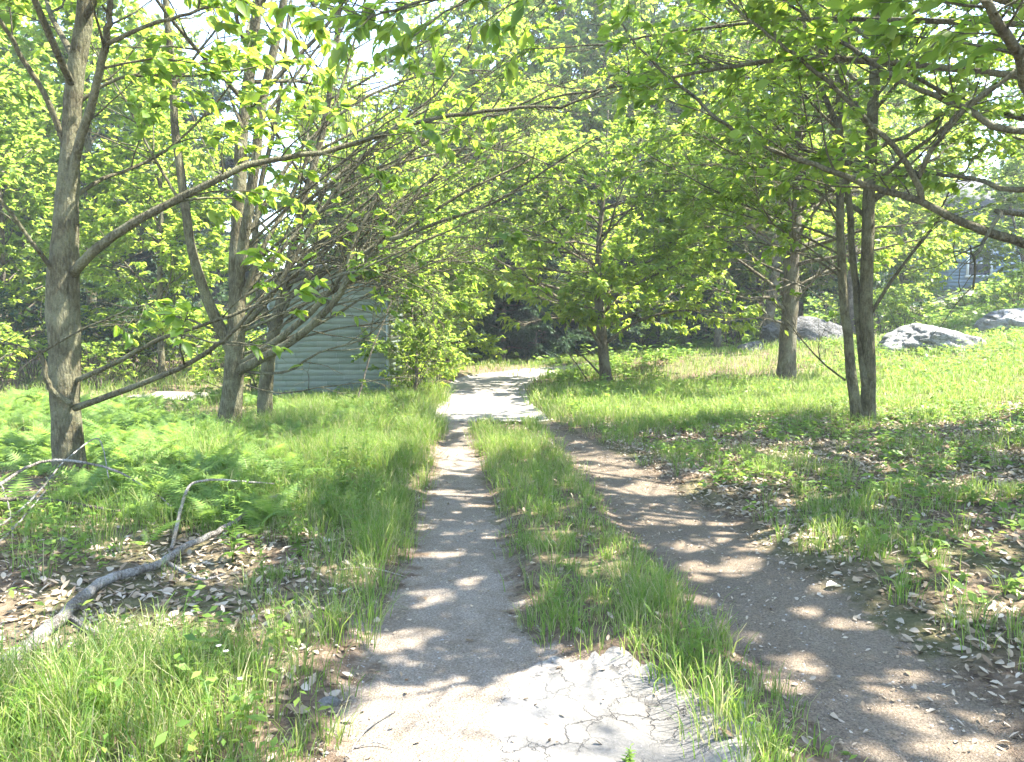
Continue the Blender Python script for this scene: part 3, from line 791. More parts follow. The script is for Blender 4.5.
# --- the small leafy tree beside the bend
b4 = base_at(606, 384); D4 = b4[1]
t4 = np.vstack([b4, path3([(604, 357, D4), (602, 330, D4), (598, 280, D4), (600, 235, D4), (604, 190, D4), (606, 150, D4), (608, 110, D4)])])
r4 = [.14, .13, .125, .09, .065, .05, .03, .015]
build_tree('tree', 'small leafy tree with drooping boughs in the grass beside the bend of the road', [(t4, r4, 'trunk')],
    [(path3([(604, 352, D4), (585, 325, D4 - .5), (555, 318, D4 - 1), (520, 325, D4 - 1.5)]), .05, .01, dict(t0=.25, per_m=3, leaves=8)),
     (path3([(604, 345, D4), (640, 320, D4 - .4), (690, 310, D4 - .8), (740, 315, D4 - 1)]), .05, .01, dict(t0=.25, per_m=3, leaves=8)),
     (path3([(601, 375, D4), (585, 358, D4 - .2), (575, 350, D4 - .3)]), .03, .015, None),
     (path3([(590, 384, D4 - .4), (575, 362, D4 - .4), (566, 350, D4 - .4)]), .02, .012, None)],
    14, BG, leaf=.17, detail=1, wid=.42, dens=1.2,
    auto=both(auto_limbs(t4, r4, 1.9, 5.2, 7, (2.4, 4.0), ang=(1.15, 1.55), up=-.07, spread=(3.3, 1.2), topf=.8, dress=dict(t0=.2, per_m=2.4, L=(.6, 1.6), leaves=8)), auto_limbs(t4, r4, 1.35, 5.6, 40, (3.2, 5.2), ang=(.95, 1.45), up=-.06, dress=dict(t0=.15, per_m=2.2, L=(.6, 1.8), leaves=8, twigs=3.2))))

# --- the sturdy tree on the right bank
b5 = base_at(786, 388); D5 = b5[1]
t5 = np.vstack([b5, path3([(787, 345, D5), (790, 290, D5), (795, 200, D5), (797, 100, D5), (800, 20, D5), (803, -90, D5)])])
r5 = [.20, .18, .165, .14, .12, .09, .03]
build_tree('tree', 'sturdy straight tree on the right bank in front of the grey ledge', [(t5, r5, 'trunk')],
    [(path3([(789, 315, D5), (770, 298, D5 - .3), (745, 298, D5 - .8), (715, 288, D5 - 1.2), (690, 280, D5 - 1.6)]), .05, .01, dict(t0=.3, per_m=2.5, leaves=8)),
     (path3([(790, 310, D5), (806, 288, D5 - .3), (830, 265, D5 - .6), (850, 255, D5 - .9)]), .045, .01, dict(t0=.3, per_m=2.5, leaves=8)),
     (path3([(788, 325, D5), (760, 318, D5 - .6), (720, 322, D5 - 1.0)]), .03, .008, dict(t0=.35, per_m=2.5, leaves=8))],
    15, BG, leaf=.155, detail=1, wid=.42, dens=1.1,
    auto=both(auto_limbs(t5, r5, 2.9, 6.5, 12, (2.0, 3.4), ang=(1.1, 1.5), up=-.05, spread=(3.4, 1.2), topf=.8, dress=dict(t0=.2, per_m=2.4, L=(.6, 1.6), leaves=8)), auto_limbs(t5, r5, 2.0, 8.0, 34, (2.0, 3.6), ang=(.9, 1.35), up=-.02, dress=dict(t0=.15, per_m=2.4, L=(.6, 1.8), leaves=10, twigs=3.4))))

# --- the twin-trunked tree on the right
b6 = base_at(862, 428); D6 = b6[1]
r6 = [.102, .09, .086, .08, .068, .055, .032]
t6 = np.vstack([b6 + [.08, 0, 0], path3([(868, 350, D6), (868, 260, D6), (872, 150, D6), (876, 60, D6), (880, -60, D6), (884, -220, D6)])])
t6b = np.vstack([b6 + [-.09, -.05, 0], path3([(851, 360, D6 - .05), (843, 290, D6 - .05), (840, 200, D6), (838, 100, D6), (836, 0, D6 + .1), (830, -150, D6 + .2)])])
build_tree('tree', 'twin trunked tree rising from the leaf litter on the right', [
    (t6, r6, 'trunk'), (t6b, [.08, .067, .06, .053, .045, .036, .02], 'trunk'),
    (path3([(864, 385, D6 - .05), (858, 320, D6 + .1), (852, 230, D6 + .1), (838, 130, D6 + .2), (815, 70, D6 + .3), (800, 0, D6 + .3)]), [.05, .05, .045, .04, .03, .02], 'stem', 0)],
    [fan([(872, 312, D6), (892, 280, D6 - .2), (915, 250, D6 - .4), (935, 225, D6 - .5), (950, 190, D6 - .6), (990, 140, D6 - .8)], .028, .008),
     fan([(845, 380, D6 - .1), (820, 360, D6 - .4), (790, 325, D6 - .6), (770, 300, D6 - .8)], .016, .005, bare=.8),
     fan([(845, 280, D6), (815, 260, D6 - .2), (770, 245, D6 - .4), (720, 240, D6 - .5)], .022, .006, leaves=8),
     fan([(840, 210, D6), (800, 180, D6 - .4), (750, 165, D6 - .7), (700, 165, D6 - .9)], .022, .006, leaves=8),
     fan([(870, 200, D6), (910, 165, D6 - .2), (950, 120, D6 - .3), (985, 60, D6 - .4)], .022, .006, leaves=8),
     fan([(838, 130, D6), (805, 95, D6 - .3), (770, 40, D6 - .5), (740, -10, D6 - .6)], .022, .006),
     fan([(874, 100, D6), (905, 60, D6 + .2), (935, 10, D6 + .4)], .02, .006)],
    16, BK, leaf=.105, detail=1, wid=.5, dens=1.1,
    auto=both(auto_limbs(t6, r6, 3.0, 8.0, 24, (2.2, 4.2), dress=dict(t0=.2, per_m=2.3, leaves=9)),
              auto_limbs(t6b, [.095, .08, .07, .06, .05, .04, .02], 2.2, 5.6, 16, (2.0, 3.8), ang=(1.1, 1.5), spread=(-1.3, 1.1), topf=.9, r_fac=.28, dress=dict(t0=.2, per_m=2.6, leaves=9))))

# --- the tree just out of the picture on the right, whose limbs reach in
D7 = 5.6
b7 = np.array([5.7, 6.2, ground_z(5.7, 6.2) - .06])
t7 = np.array([b7, [5.65, 6.2, 1.2], [5.6, 6.15, 2.4], [5.5, 6.1, 4.0], [5.4, 6.2, 6.0], [5.3, 6.2, 8.4]])
r7 = [.2, .17, .155, .12, .08, .03]
build_tree('tree', 'tree whose limbs reach into the view from beyond its upper right edge', [(t7, r7, 'trunk')],
    [(np.vstack([[5.62, 6.18, 1.95], path3([(1090, 270, 6.0), (1024, 243, 5.9), (985, 231, 5.9), (950, 216, 5.9), (920, 201, 6.0), (870, 186, 6.1), (830, 170, 6.2), (790, 157, 6.3), (750, 140, 6.4), (715, 116, 6.5), (684, 88, 6.6), (650, 60, 6.6), (618, 20, 6.6)])]), .046, .007, dict(t0=.35, per_m=2.2, leaves=4, L=(.4, 1.1), bare=.25)),
     (path3([(922, 203, 6.0), (918, 185, 5.95), (897, 150, 5.9), (868, 122, 5.9), (830, 83, 6.0), (795, 55, 6.1), (760, 28, 6.2), (730, 0, 6.3), (700, -40, 6.3)]), .028, .008, dict(t0=.2, per_m=2.2, leaves=4, L=(.4, 1.1), bare=.25)),
     (path3([(918, 178, 5.95), (935, 145, 5.8), (965, 108, 5.7), (1000, 82, 5.6), (1030, 66, 5.5)]), .022, .012, dict(t0=.2, per_m=2.0, leaves=3, L=(.4, 1.0), bare=.4)),
     (np.vstack([[5.6, 6.15, 2.7], path3([(1024, 190, 6.4), (980, 180, 6.6), (920, 172, 6.8), (860, 161, 7.0), (790, 154, 7.2)])]), .03, .006, dict(t0=.3, per_m=2.2, leaves=7, L=(.4, 1.2))),
     (np.vstack([[5.58, 6.12, 3.0], path3([(1024, 132, 5.8), (965, 108, 5.9), (900, 80, 6.0), (850, 48, 6.1), (795, 8, 6.2), (750, -30, 6.3)])]), .034, .008, dict(t0=.3, per_m=2.2, leaves=7, L=(.4, 1.2))),
     (np.vstack([[5.55, 6.1, 3.2], path3([(1060, 110, 4.4), (1018, 52, 4.0), (990, 8, 3.8), (965, -50, 3.6), (930, -120, 3.4)])]), .04, .012, dict(t0=.3, per_m=3.5, leaves=8, L=(.3, .8))),
     (np.vstack([[5.6, 6.15, 2.2], path3([(1024, 215, 5.0), (1000, 215, 4.8), (985, 240, 4.7), (975, 262, 4.6), (974, 290, 4.6)])]), .022, .005, dict(t0=.5, per_m=2, leaves=2, L=(.2, .4), bare=1, tipleaf=False)),
     (np.vstack([[5.5, 6.1, 3.5], path3([(800, -60, 5.9), (700, -40, 5.7), (600, -22, 5.4), (500, -8, 5.2), (420, 2, 5.0), (360, 22, 4.9)])]), .035, .006, dict(t0=.35, per_m=2.2, leaves=5, L=(.4, 1.0))),
     (np.vstack([[5.5, 6.1, 3.3], path3([(860, 60, 7.2), (760, 62, 7.6), (660, 80, 7.9), (560, 96, 8.1), (490, 118, 8.2)])]), .035, .006, dict(t0=.35, per_m=2.6, leaves=7, L=(.5, 1.3))),
     (np.vstack([[5.5, 6.15, 3.8], path3([(900, 20, 8.2), (790, 20, 8.8), (690, 30, 9.2), (600, 45, 9.5), (520, 50, 9.7)])]), .035, .006, dict(t0=.3, per_m=2.6, leaves=7, L=(.5, 1.4))),
     (np.array([[5.5, 6.1, 3.6], [4.5, 5.2, 4.1], [3.4, 4.6, 4.4], [2.2, 4.2, 4.6], [1.0, 4.0, 4.5]]), .05, .01, dict(t0=.25, per_m=2.6, leaves=9, L=(.6, 1.5))),
     (np.array([[5.45, 6.1, 4.2], [4.4, 6.6, 4.7], [3.2, 7.1, 5.0], [2.0, 7.4, 5.1], [.9, 7.6, 5.0]]), .05, .01, dict(t0=.25, per_m=2.6, leaves=9, L=(.6, 1.5)))],
    17, BK, leaf=.115, detail=2, wid=.5,
    auto=both(auto_limbs(t7, r7, 4.2, 8.0, 14, (2.4, 4.2), dress=dict(t0=.2, per_m=2.3, leaves=9)),
              auto_limbs(t7, r7, 4.3, 7.6, 16, (3.8, 5.8), ang=(1.05, 1.4), spread=(-1.45, 1.0), topf=.8, dress=dict(t0=.25, per_m=2.6, leaves=10, L=(.6, 1.7)))))  # extra leftward limbs added above the view to shade the drive

# --- another one, trunk unseen, added at the right for shade; outer boughs come in
t8 = np.array([[8.0, 10.2, ground_z(8.0, 10.2) - .06], [8.0, 10.2, 2.0], [7.9, 10.1, 4.5], [7.7, 10.0, 7], [7.6, 10, 9.5]])
r8 = [.2, .17, .14, .09, .03]
build_tree('tree', 'leafy tree beyond the right edge whose outer boughs show behind the reaching limbs', [(t8, r8, 'trunk')], [], 18, BK, leaf=.14, detail=1, wid=.5,
    auto=auto_limbs(t8, r8, 2.6, 9.2, 20, (2.6, 4.6), topf=.6, dress=dict(t0=.2, per_m=2.4, leaves=9)))

# --- a third one, unseen beside the camera, added to shade the right track
t9 = np.array([[7.0, 2.6, ground_z(7.0, 2.6) - .06], [7.0, 2.6, 2.0], [6.9, 2.6, 4.5], [6.7, 2.7, 7], [6.6, 2.8, 9]])
build_tree('tree', 'leafy unseen tree added to shade the right wheel track', [(t9, r8, 'trunk')], [], 19, BK, leaf=.14, detail=0, wid=.5,
    auto=auto_limbs(t9, r8, 3.6, 8.8, 24, (2.6, 4.4), topf=.6, dress=dict(t0=.2, per_m=2.4, leaves=8)))
t10 = t9 + np.array([2.8, 3.5, ground_z(9.8, 6.1) - ground_z(7.0, 2.6)])  # a fourth tree, unseen, added to shade the right bank
build_tree('tree', 'leafy unseen tree added at the right to shade the leaf litter', [(t10, r8, 'trunk')], [], 20, BK, leaf=.14, detail=0, wid=.5,
    auto=auto_limbs(t10, r8, 3.4, 8.8, 24, (2.6, 4.4), topf=.6, dress=dict(t0=.2, per_m=2.4, leaves=8)))

# ------------------------------------------------------------------ woods behind: a few kinds, each tree placed by itself
def forest_proto(kind, seed, H, n, L, z0f, leaf, wid=.5, rr=.14, mats=None, dressk=None, up=.1, ang=(.7, 1.25), topf=.4):
    rng = np.random.default_rng(seed)
    ax = np.array([[0, 0, -.1], [rng.normal(0, .1), rng.normal(0, .1), H * .3], [rng.normal(0, .25), rng.normal(0, .25), H * .65], [rng.normal(0, .35), rng.normal(0, .35), H]])
    rad = [rr, rr * .8, rr * .5, .02]
    root = thing(kind, 'x', 'tree', (0, 0, 0))
    T = Tree(rng, leaf, 0, wid)
    b, p, r = trunk_mesh(ax, rad, rng, 9, .4, 16); T.tw = b
    lb = Buf()
    az = 0
    T.kl, T.kb, T.kt = 2.2, 1.8, 1.9; n = int(n * 1.6)
    dk = dict(t0=.15, per_m=1.7, L=(.7, 2.0), leaves=9, twigs=1.7, twl=(.3, .7), sides=3); dk.update(dressk or {})
    for j in range(n):
        t = (j + rng.random()) / n; z = H * (z0f + (.97 - z0f) * t)
        c = np.array([np.interp(z, p[:, 2], p[:, 0]), np.interp(z, p[:, 2], p[:, 1]), z])
        az += 2.4 + rng.normal(0, .3); an = rng.uniform(*ang) * (1 - .35 * t)
        Lb = rng.uniform(*L) * (1 - (1 - topf) * t ** 1.5)
        d = np.array([math.sin(az) * math.sin(an), math.cos(az) * math.sin(an), math.cos(an)])
        q = T.shoot(c, d, Lb, 6, .12, up * .15, rng)
        rq = np.linspace(min(.4 * np.interp(z, p[:, 2], r), .015 + .012 * Lb), .008, 7)
        tube(T.tw, q, rq, 4)
        T.dress(q, rq, **dk)
    T.tw.build('trunk', mats[0], root)
    b, nl = T.leaves_buf(False); TOT['leaves'] += nl
    b.build('crown', mats[1], root)
    return root

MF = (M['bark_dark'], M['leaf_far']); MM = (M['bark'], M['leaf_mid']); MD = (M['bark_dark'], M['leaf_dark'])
protos = {
    'tall': [forest_proto('tree', 31, 15, 24, (2.5, 4.8), .22, .21, .5, .19, MF), forest_proto('tree', 32, 13, 22, (2.2, 4.4), .18, .21, .5, .16, MM)],
    'low': [forest_proto('tree', 33, 9, 22, (1.8, 3.6), .10, .19, .5, .11, MM, dict(per_m=2.0)), forest_proto('tree', 34, 8, 20, (1.6, 3.4), .08, .19, .55, .10, MF, dict(per_m=2.0))],
    'dark': [forest_proto('conifer_tree', 35, 15, 46, (1.8, 3.6), .05, .24, .2, .18, MD, dict(per_m=2.6, L=(.5, 1.2), leaves=14, twigs=2.4, twl=(.3, .6), flat=.25, grav=-.04), up=-.12, ang=(1.3, 1.6), topf=.15),
             forest_proto('conifer_tree', 36, 12, 40, (1.6, 3.2), .04, .24, .2, .15, MD, dict(per_m=2.6, L=(.5, 1.2), leaves=14, twigs=2.4, twl=(.3, .6), flat=.25, grav=-.04), up=-.12, ang=(1.3, 1.6), topf=.15)]}
used = set()
def plant(kind, v, x, y, label, group, scale=1.0, rz=None):
    pr = protos[kind][v]
    rz = R.uniform(0, 6.28) if rz is None else rz
    z = ground_z(x, y)
    if (kind, v) not in used:
        used.add((kind, v)); o = pr
        o.location = (x, y, z); o.rotation_euler = (0, 0, rz); o.scale = (scale,) * 3
        o['label'] = label; o['group'] = group
    else: o = dup(pr, (x, y, z), rz, scale, label, group)
    return o
G_DARK = 'dark evergreens behind the bend'
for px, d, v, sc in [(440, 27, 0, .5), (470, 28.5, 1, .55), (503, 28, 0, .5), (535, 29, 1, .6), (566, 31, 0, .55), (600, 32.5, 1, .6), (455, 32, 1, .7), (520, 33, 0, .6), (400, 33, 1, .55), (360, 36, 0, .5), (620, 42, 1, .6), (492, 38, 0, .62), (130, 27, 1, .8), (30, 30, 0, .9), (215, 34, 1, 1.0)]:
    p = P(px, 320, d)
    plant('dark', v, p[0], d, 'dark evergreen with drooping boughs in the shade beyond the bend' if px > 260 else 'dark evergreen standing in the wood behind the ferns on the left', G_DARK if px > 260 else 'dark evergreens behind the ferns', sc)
def wood(px, d, kind, v, sc, label, group):
    p = P(px, 320, d); plant(kind, v, p[0], d, label, group, sc)
GL, LL = 'leafy trees in the wood on the left', 'leafy tree deep in the wood on the left behind the fern bed'
for q in [(-60, 16, 'tall', 0, 0.90), (-160, 22, 'low', 0, 1.00), (10, 21, 'low', 1, 0.90), (95, 24, 'tall', 1, 1.00), (160, 19, 'low', 0, 0.80), (-20, 30, 'tall', 0, 1.10), (60, 36, 'tall', 1, 1.10), (180, 38, 'tall', 0, 1.00),
          (320, 24, 'low', 0, 0.85), (-120, 34, 'tall', 1, 1.10), (-230, 28, 'tall', 0, 1.00), (120, 46, 'tall', 0, 1.08), (0, 48, 'tall', 1, 1.08)]:
    wood(*q, LL, GL)
GB, LB = 'leafy trees closing the view beyond the bend', 'leafy tree in the wood that closes the view beyond the bend'
for q in [(600, 35, 'tall', 1, 1.35), (655, 37, 'tall', 0, 1.25), (700, 39, 'tall', 1, 1.4), (560, 34, 'tall', 0, 1.15), (520, 42, 'tall', 1, 1.2), (625, 45, 'tall', 0, 1.3), (575, 41, 'low', 1, 1.3), (478, 28.5, 'tall', 1, 0.95), (505, 38, 'tall', 0, 1.30), (430, 36, 'tall', 1, 1.20), (370, 26, 'low', 1, 0.90), (425, 18.6, 'low', 0, 0.50), (414, 13.9, 'low', 1, 0.34), (440, 23, 'low', 1, 0.70), (400, 24, 'low', 0, 0.80), (420, 44, 'tall', 0, 0.99), (480, 46, 'tall', 1, 1.08), (540, 48, 'tall', 0, 1.08), (600, 50, 'tall', 1, 1.17), (655, 44, 'tall', 0, 0.99), (520, 30, 'low', 0, 1.10), (690, 36, 'low', 1, 1.20), (350, 54, 'tall', 0, 1.17), (460, 60, 'tall', 1, 1.26), (580, 62, 'tall', 0, 1.26)]:
    wood(*q, LB, GB)
GR, LR = 'leafy trees up the right hand slope', 'leafy tree further up the slope on the right beyond the boulders'
for q in [(900, 33, 'low', 0, .8), (1018, 33, 'low', 1, .8), (760, 42, 'tall', 0, 1.2), (770, 34.5, 'low', 1, 1.0), (850, 26, 'tall', 0, 0.90), (740, 40, 'tall', 0, 1.10), (800, 38, 'tall', 1, 1.10), (850, 32, 'low', 1, 1.10), (905, 36, 'low', 0, 1.10), (880, 46, 'tall', 0, 0.99), (1060, 34, 'low', 1, 0.80), (1180, 26, 'tall', 0, 1.00), (1040, 44, 'tall', 1, 0.99), (820, 56, 'tall', 0, 1.17), (950, 60, 'tall', 1, 1.17), (700, 58, 'tall', 1, 1.26)]:
    wood(*q, LR, GR)

# a far wood that closes every gap at eye level
n = 60000
a = R.uniform(-1.0, 1.0, n); d = R.uniform(66, 84, n)
x = np.sin(a) * d; y = np.cos(a) * d
top = (5 + 8 * fbm(a * 14, a * 0 + 2, 71)) * (1 - .75 * np.exp(-((a + .285) / .05) ** 2)) * (1 - .6 * np.exp(-((a - .53) / .04) ** 2))
z = bump_base(x, y) + R.random(n) ** .8 * top
b = Buf(); scatter(b, leaf_template(0, .7, .2), np.stack([x, y, z], 1), R.normal(0, 1, (n, 3)), R.normal(0, .5, (n, 3)) + [0, -.4, 1], R.uniform(.6, 1.2, n))
tag(b.build('woods', M['leaf_far']), 'far wood seen between the trunks as one mass of green', 'woods', kind='stuff')

# ------------------------------------------------------------------ shrubs under the trees
def shrub_proto(seed, mats, leaf, nst, L, leaves=9, wid=.55):
    rng = np.random.default_rng(seed)
    root = thing('shrub', 'x', 'shrub', (0, 0, 0))
    T = Tree(rng, leaf, 0, wid)
    for j in range(nst):
        az = j * 2.4 + rng.normal(0, .3); an = rng.uniform(.15, .95)
        d = np.array([math.sin(az) * math.sin(an), math.cos(az) * math.sin(an), math.cos(an)])
        q = T.shoot(np.array([rng.normal(0, .12), rng.normal(0, .12), -.05]), d, rng.uniform(*L), 6, .1, -.01, rng)
        rq = np.linspace(.016, .005, 7)
        tube(T.tw, q, rq, 4); T.dress(q, rq, t0=.2, per_m=3.2, L=(.3, .8), leaves=leaves, twigs=3, twl=(.15, .35), sides=3)
    T.tw.build('stems', mats[0], root)
    b, nl = T.leaves_buf(False); TOT['leaves'] += nl; b.build('foliage', mats[1], root)
    return root
shr = [shrub_proto(41, MM, .12, 16, (1.0, 2.0)), shrub_proto(42, MF, .11, 18, (.9, 1.7)), shrub_proto(43, MD, .12, 18, (1.2, 2.3))]
shr_used = set()
def shrub(px, d, v, sc, label, group):
    p = P(px, 320, d); loc = (p[0], d, ground_z(p[0], d))
    rz = R.uniform(0, 6.28)
    if v not in shr_used:
        shr_used.add(v); o = shr[v]; o.location = loc; o.rotation_euler = (0, 0, rz); o.scale = (sc,) * 3; o['label'] = label; o['group'] = group
    else: dup(shr[v], loc, rz, sc, label, group)
for px, d, v, sc in [(-10, 17, 1, 1.1), (30, 19, 2, 1.1), (85, 20, 0, 1), (130, 21, 2, 1.2), (165, 20.5, 1, 1), (210, 22, 2, 1.3), (-60, 15, 0, 1), (150, 26, 2, 1.5), (60, 25, 2, 1.4), (100, 17.5, 1, .8), (240, 19.5, 0, .9)]:
    shrub(px, d, v, sc, 'leafy shrub in the shade under the wood behind the fern bed', 'shrubs behind the fern bed')
for px, d, v, sc in [(252, 14.8, 0, .8)]:
    shrub(px, d, v, sc, 'small leafy shrub growing against the shed wall', 'shrubs against the shed')
shrub(412, 15.2, 0, .75, 'sunlit shrub at the shed corner beside the drive', None)
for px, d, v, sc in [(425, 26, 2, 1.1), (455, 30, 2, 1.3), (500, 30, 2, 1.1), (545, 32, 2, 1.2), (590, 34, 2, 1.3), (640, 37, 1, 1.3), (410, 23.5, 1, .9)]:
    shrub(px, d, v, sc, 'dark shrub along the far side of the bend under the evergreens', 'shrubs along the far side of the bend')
for px, d, v, sc in [(880, 27, 1, 1.3), (850, 30, 2, 1.4), (900, 25, 0, .9), (908, 30, 1, 1.3), (1015, 29, 0, 1.0), (700, 36, 2, 1.3), (735, 33, 2, 1.2), (665, 34, 1, .9)]:
    shrub(px, d, v, sc, 'leafy shrub on the right slope between the boulders and the house', 'shrubs on the right slope')

# ------------------------------------------------------------------ the shed
SX0, SX1, SY, SH, SDEP = -4.45, -2.28, 14.2, 2.3, 2.0
sz = ground_z(-3.4, 14.2) - .1
shed = thing('shed', 'pale green shingled shed behind the trees beside the drive', 'shed', (SX0, SY, sz))
def shingle_wall(buf, origin, along, out, width, hgt_fn, row=.105, tile=.38, seed=0):
    rng = np.random.default_rng(seed)
    k = 0; z = 0.0
    while True:
        off = rng.uniform(0, tile)
        x = -off; any_ = False
        while x < width:
            a0 = max(0, x); a1 = min(width, x + tile - .006)
            if a1 - a0 > .02 and z < hgt_fn((a0 + a1) / 2):
                any_ = True
                ztop = min(z + row + .02, hgt_fn((a0 + a1) / 2))
                dz = rng.uniform(-.004, .004); o0 = .013 + rng.uniform(0, .004); o1 = .004
                pts = []
                for (aa, zz, oo) in ((a0, z + dz, o0), (a1, z + dz, o0), (a1, ztop, o1), (a0, ztop, o1), (a0, z + dz, 0), (a1, z + dz, 0)):
                    pts.append(origin + along * aa + out * oo + np.array([0, 0, zz]))
                buf.add(np.array(pts), None, [[0, 1, 2, 3], [4, 5, 1, 0]])
            x += tile
        z += row; k += 1
        if not any_ or k > 80: break
W = SX1 - SX0
gable = lambda a: SH + .32 * (1 - abs(a - W / 2) / (W / 2))
b = Buf()
O = np.array([0, 0, 0.0])
shingle_wall(b, O, np.array([1.0, 0, 0]), np.array([0, -1.0, 0]), W, gable, seed=1)
shingle_wall(b, O + [W, 0, 0], np.array([0, 1.0, 0]), np.array([1.0, 0, 0]), SDEP, lambda a: SH, seed=2)
shingle_wall(b, O + [0, SDEP, 0], np.array([0, -1.0, 0]), np.array([-1.0, 0, 0]), SDEP, lambda a: SH, seed=3)
b.build('siding', M['shingle_green'], shed, smooth=False)
b = Buf()
v = []
for yy in (.001, SDEP):
    v += [[0.001, yy, 0], [W - .001, yy, 0], [W - .001, yy, SH], [W / 2, yy, SH + .32], [.001, yy, SH]]
b.add(np.array(v), [[2, 3, 4], [9, 8, 7]], [[0, 1, 2, 4], [6, 5, 9, 7], [1, 6, 7, 2], [5, 0, 4, 9]])
b.build('wall', M['trim'], shed, smooth=False)
for xx in (0, W):
    b = Buf(); box(b, (xx, -.006, SH / 2), (.05, .055, SH)); b.build('corner_board', M['trim'], shed, smooth=False)
b = Buf()
for sgn in (-1, 1):
    x0 = W / 2; x1 = W / 2 + sgn * (W / 2 + .25); z0 = SH + .37; z1 = SH + .37 - .32 * (W / 2 + .25) / (W / 2)
    q = np.array([[x0, -.25, z0], [x1, -.25, z1], [x1, SDEP + .25, z1], [x0, SDEP + .25, z0]]); q2 = q - [0, 0, .06]
    b.add(np.concatenate([q, q2]), None, [[0, 1, 2, 3], [7, 6, 5, 4], [0, 4, 5, 1], [1, 5, 6, 2], [2, 6, 7, 3]])
b.build('roof', M['roofing'], shed, smooth=False)

# ------------------------------------------------------------------ the blue house up the slope
hx, hy = 25.2, 45.0
hz = ground_z(28, 45) - .9
house = thing('house', 'blue grey house glimpsed through the leaves up the slope on the right', 'house', (hx, hy, hz))
HW, HD, HH = 10.0, 8.0, 4.6
b = Buf(); k = 0
while k * .2 < HH:                                       # lapped boards
    z = k * .2; box(b, (HW / 2, .0, z + .1), (HW, .05 + .02 * 0, .196)); box(b, (.0, HD / 2 + .03, z + .1), (.05, HD - .06, .196)); k += 1
box(b, (HW / 2 + .05, HD / 2 + .1, HH / 2), (HW - .2, HD - .2, HH - .02))
b.build('wall', M['blue_siding'], house, smooth=False)
b = Buf()
q = np.array([[-.4, -.5, HH - .1], [HW + .4, -.5, HH - .1], [HW + .4, HD / 2, HH + 2.6], [-.4, HD / 2, HH + 2.6], [HW + .4, HD + .5, HH - .1], [-.4, HD + .5, HH - .1]])
b.add(np.concatenate([q, q + [0, 0, .15]]), None, [[6, 7, 8, 9], [9, 8, 10, 11], [3, 2, 1, 0], [5, 4, 2, 3], [0, 1, 7, 6], [5, 11, 10, 4], [0, 6, 9, 3], [3, 9, 11, 5], [2, 8, 7, 1], [4, 10, 8, 2]])
b.build('roof', M['roofing'], house, smooth=False)
for wx, wz in ((1.75, 1.95), (5.2, 1.95), (8.0, 1.95)):
    b = Buf()
    for c, s_ in (((wx, -.05, wz + .75), (1.5, .09, .13)), ((wx, -.05, wz - .75), (1.6, .12, .13)), ((wx - .68, -.05, wz), (.13, .09, 1.37)), ((wx + .68, -.05, wz), (.13, .09, 1.37)), ((wx, -.045, wz), (1.23, .05, .06))): box(b, c, s_)
    f = b.build('window', M['white_paint'], house, smooth=False)
    b = Buf(); box(b, (wx, -.035, wz), (1.23, .01, 1.37)); b.build('pane', M['glass'], f, smooth=False)

# ------------------------------------------------------------------ boulders and ledges
def boulder(label, c, s, seed, rz=0, name='boulder', mat='rock'):
    rng = np.random.default_rng(seed)
    nu, nv = 120, 64
    u = np.linspace(0, 2 * math.pi, nu, endpoint=False); v = np.linspace(-math.pi / 2, math.pi / 2, nv)
    U, V = np.meshgrid(u, v)
    d = np.stack([np.cos(V) * np.cos(U), np.cos(V) * np.sin(U), np.sin(V)], -1)
    r = np.ones(U.shape)
    for _ in range(11):                                   # planes knock facets off
        nrm = unit(rng.normal(0, 1, 3)); k = rng.uniform(.74, .96)
        dd = d @ nrm
        r = np.minimum(r, np.where(dd > .05, k / np.maximum(dd, .05), 9))
    r = r * (1 + .09 * (fbm(d[..., 0] * 2 + 5 + d[..., 2] * 3, d[..., 1] * 2 + 5, seed) - .5) + .11 * (fbm(d[..., 0] * 6 + 5 + d[..., 2] * 5, d[..., 1] * 6 + 5, seed + 3, 4) - .5) - .07 * (np.abs(fbm(d[..., 0] * 2.3 + d[..., 2] * 2 + 9, d[..., 1] * 2.3 + 4, seed + 8, 2) - .5) < .03))
    p = d * r[..., None] * np.asarray(s)
    co, si = math.cos(rz), math.sin(rz)
    p = np.stack([p[..., 0] * co - p[..., 1] * si, p[..., 0] * si + p[..., 1] * co, p[..., 2]], -1)
    b = Buf()
    i = np.arange(nv - 1)[:, None] * nu; k = np.arange(nu)[None]; k2 = (k + 1) % nu
    b.add(p, None, np.stack([i + k, i + k2, i + nu + k2, i + nu + k], -1).reshape(-1, 4))
    o = b.build(name, M[mat])
    o.location = c
    return tag(o, label, name.split('_')[-1])
g = P(945, 350, 20.0)
boulder('broad pale boulder lit by the sun on the right bank', (g[0], 20.6, ground_z(g[0], 20.6) + .02), (1.42, 1.0, .72), 81, .1)
g = P(1010, 332, 23)
boulder('grey boulder half hidden by bushes behind the broad pale one', (g[0] + .5, 23.5, ground_z(g[0], 23.5) + .1), (1.3, .9, .62), 82, .3)
g = P(808, 345, 23.5)
boulder('tilted grey ledge in the shade behind the sturdy tree', (g[0], 23.8, ground_z(g[0], 23.8) + .25), (1.35, .6, .62), 83, -.2, 'rock', 'rock_shaded')
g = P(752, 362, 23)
boulder('low dark stone lying left of the sturdy tree', (g[0], 23, ground_z(g[0], 23)), (.5, .4, .3), 84, .2, 'rock', 'rock_shaded')
g = P(690, 357, 28.5)
boulder('pale flat stone by the road beyond the small leafy tree', (g[0], 28.3, ground_z(g[0], 28.3) + .02), (.5, .4, .2), 85, .2, 'rock')
g = GP(328, 705)
boulder('small pale stone at the left edge of the wheel track', (g[0], g[1], ground_z(*g) + .005), (.055, .035, .022), 86, .2, 'stone')
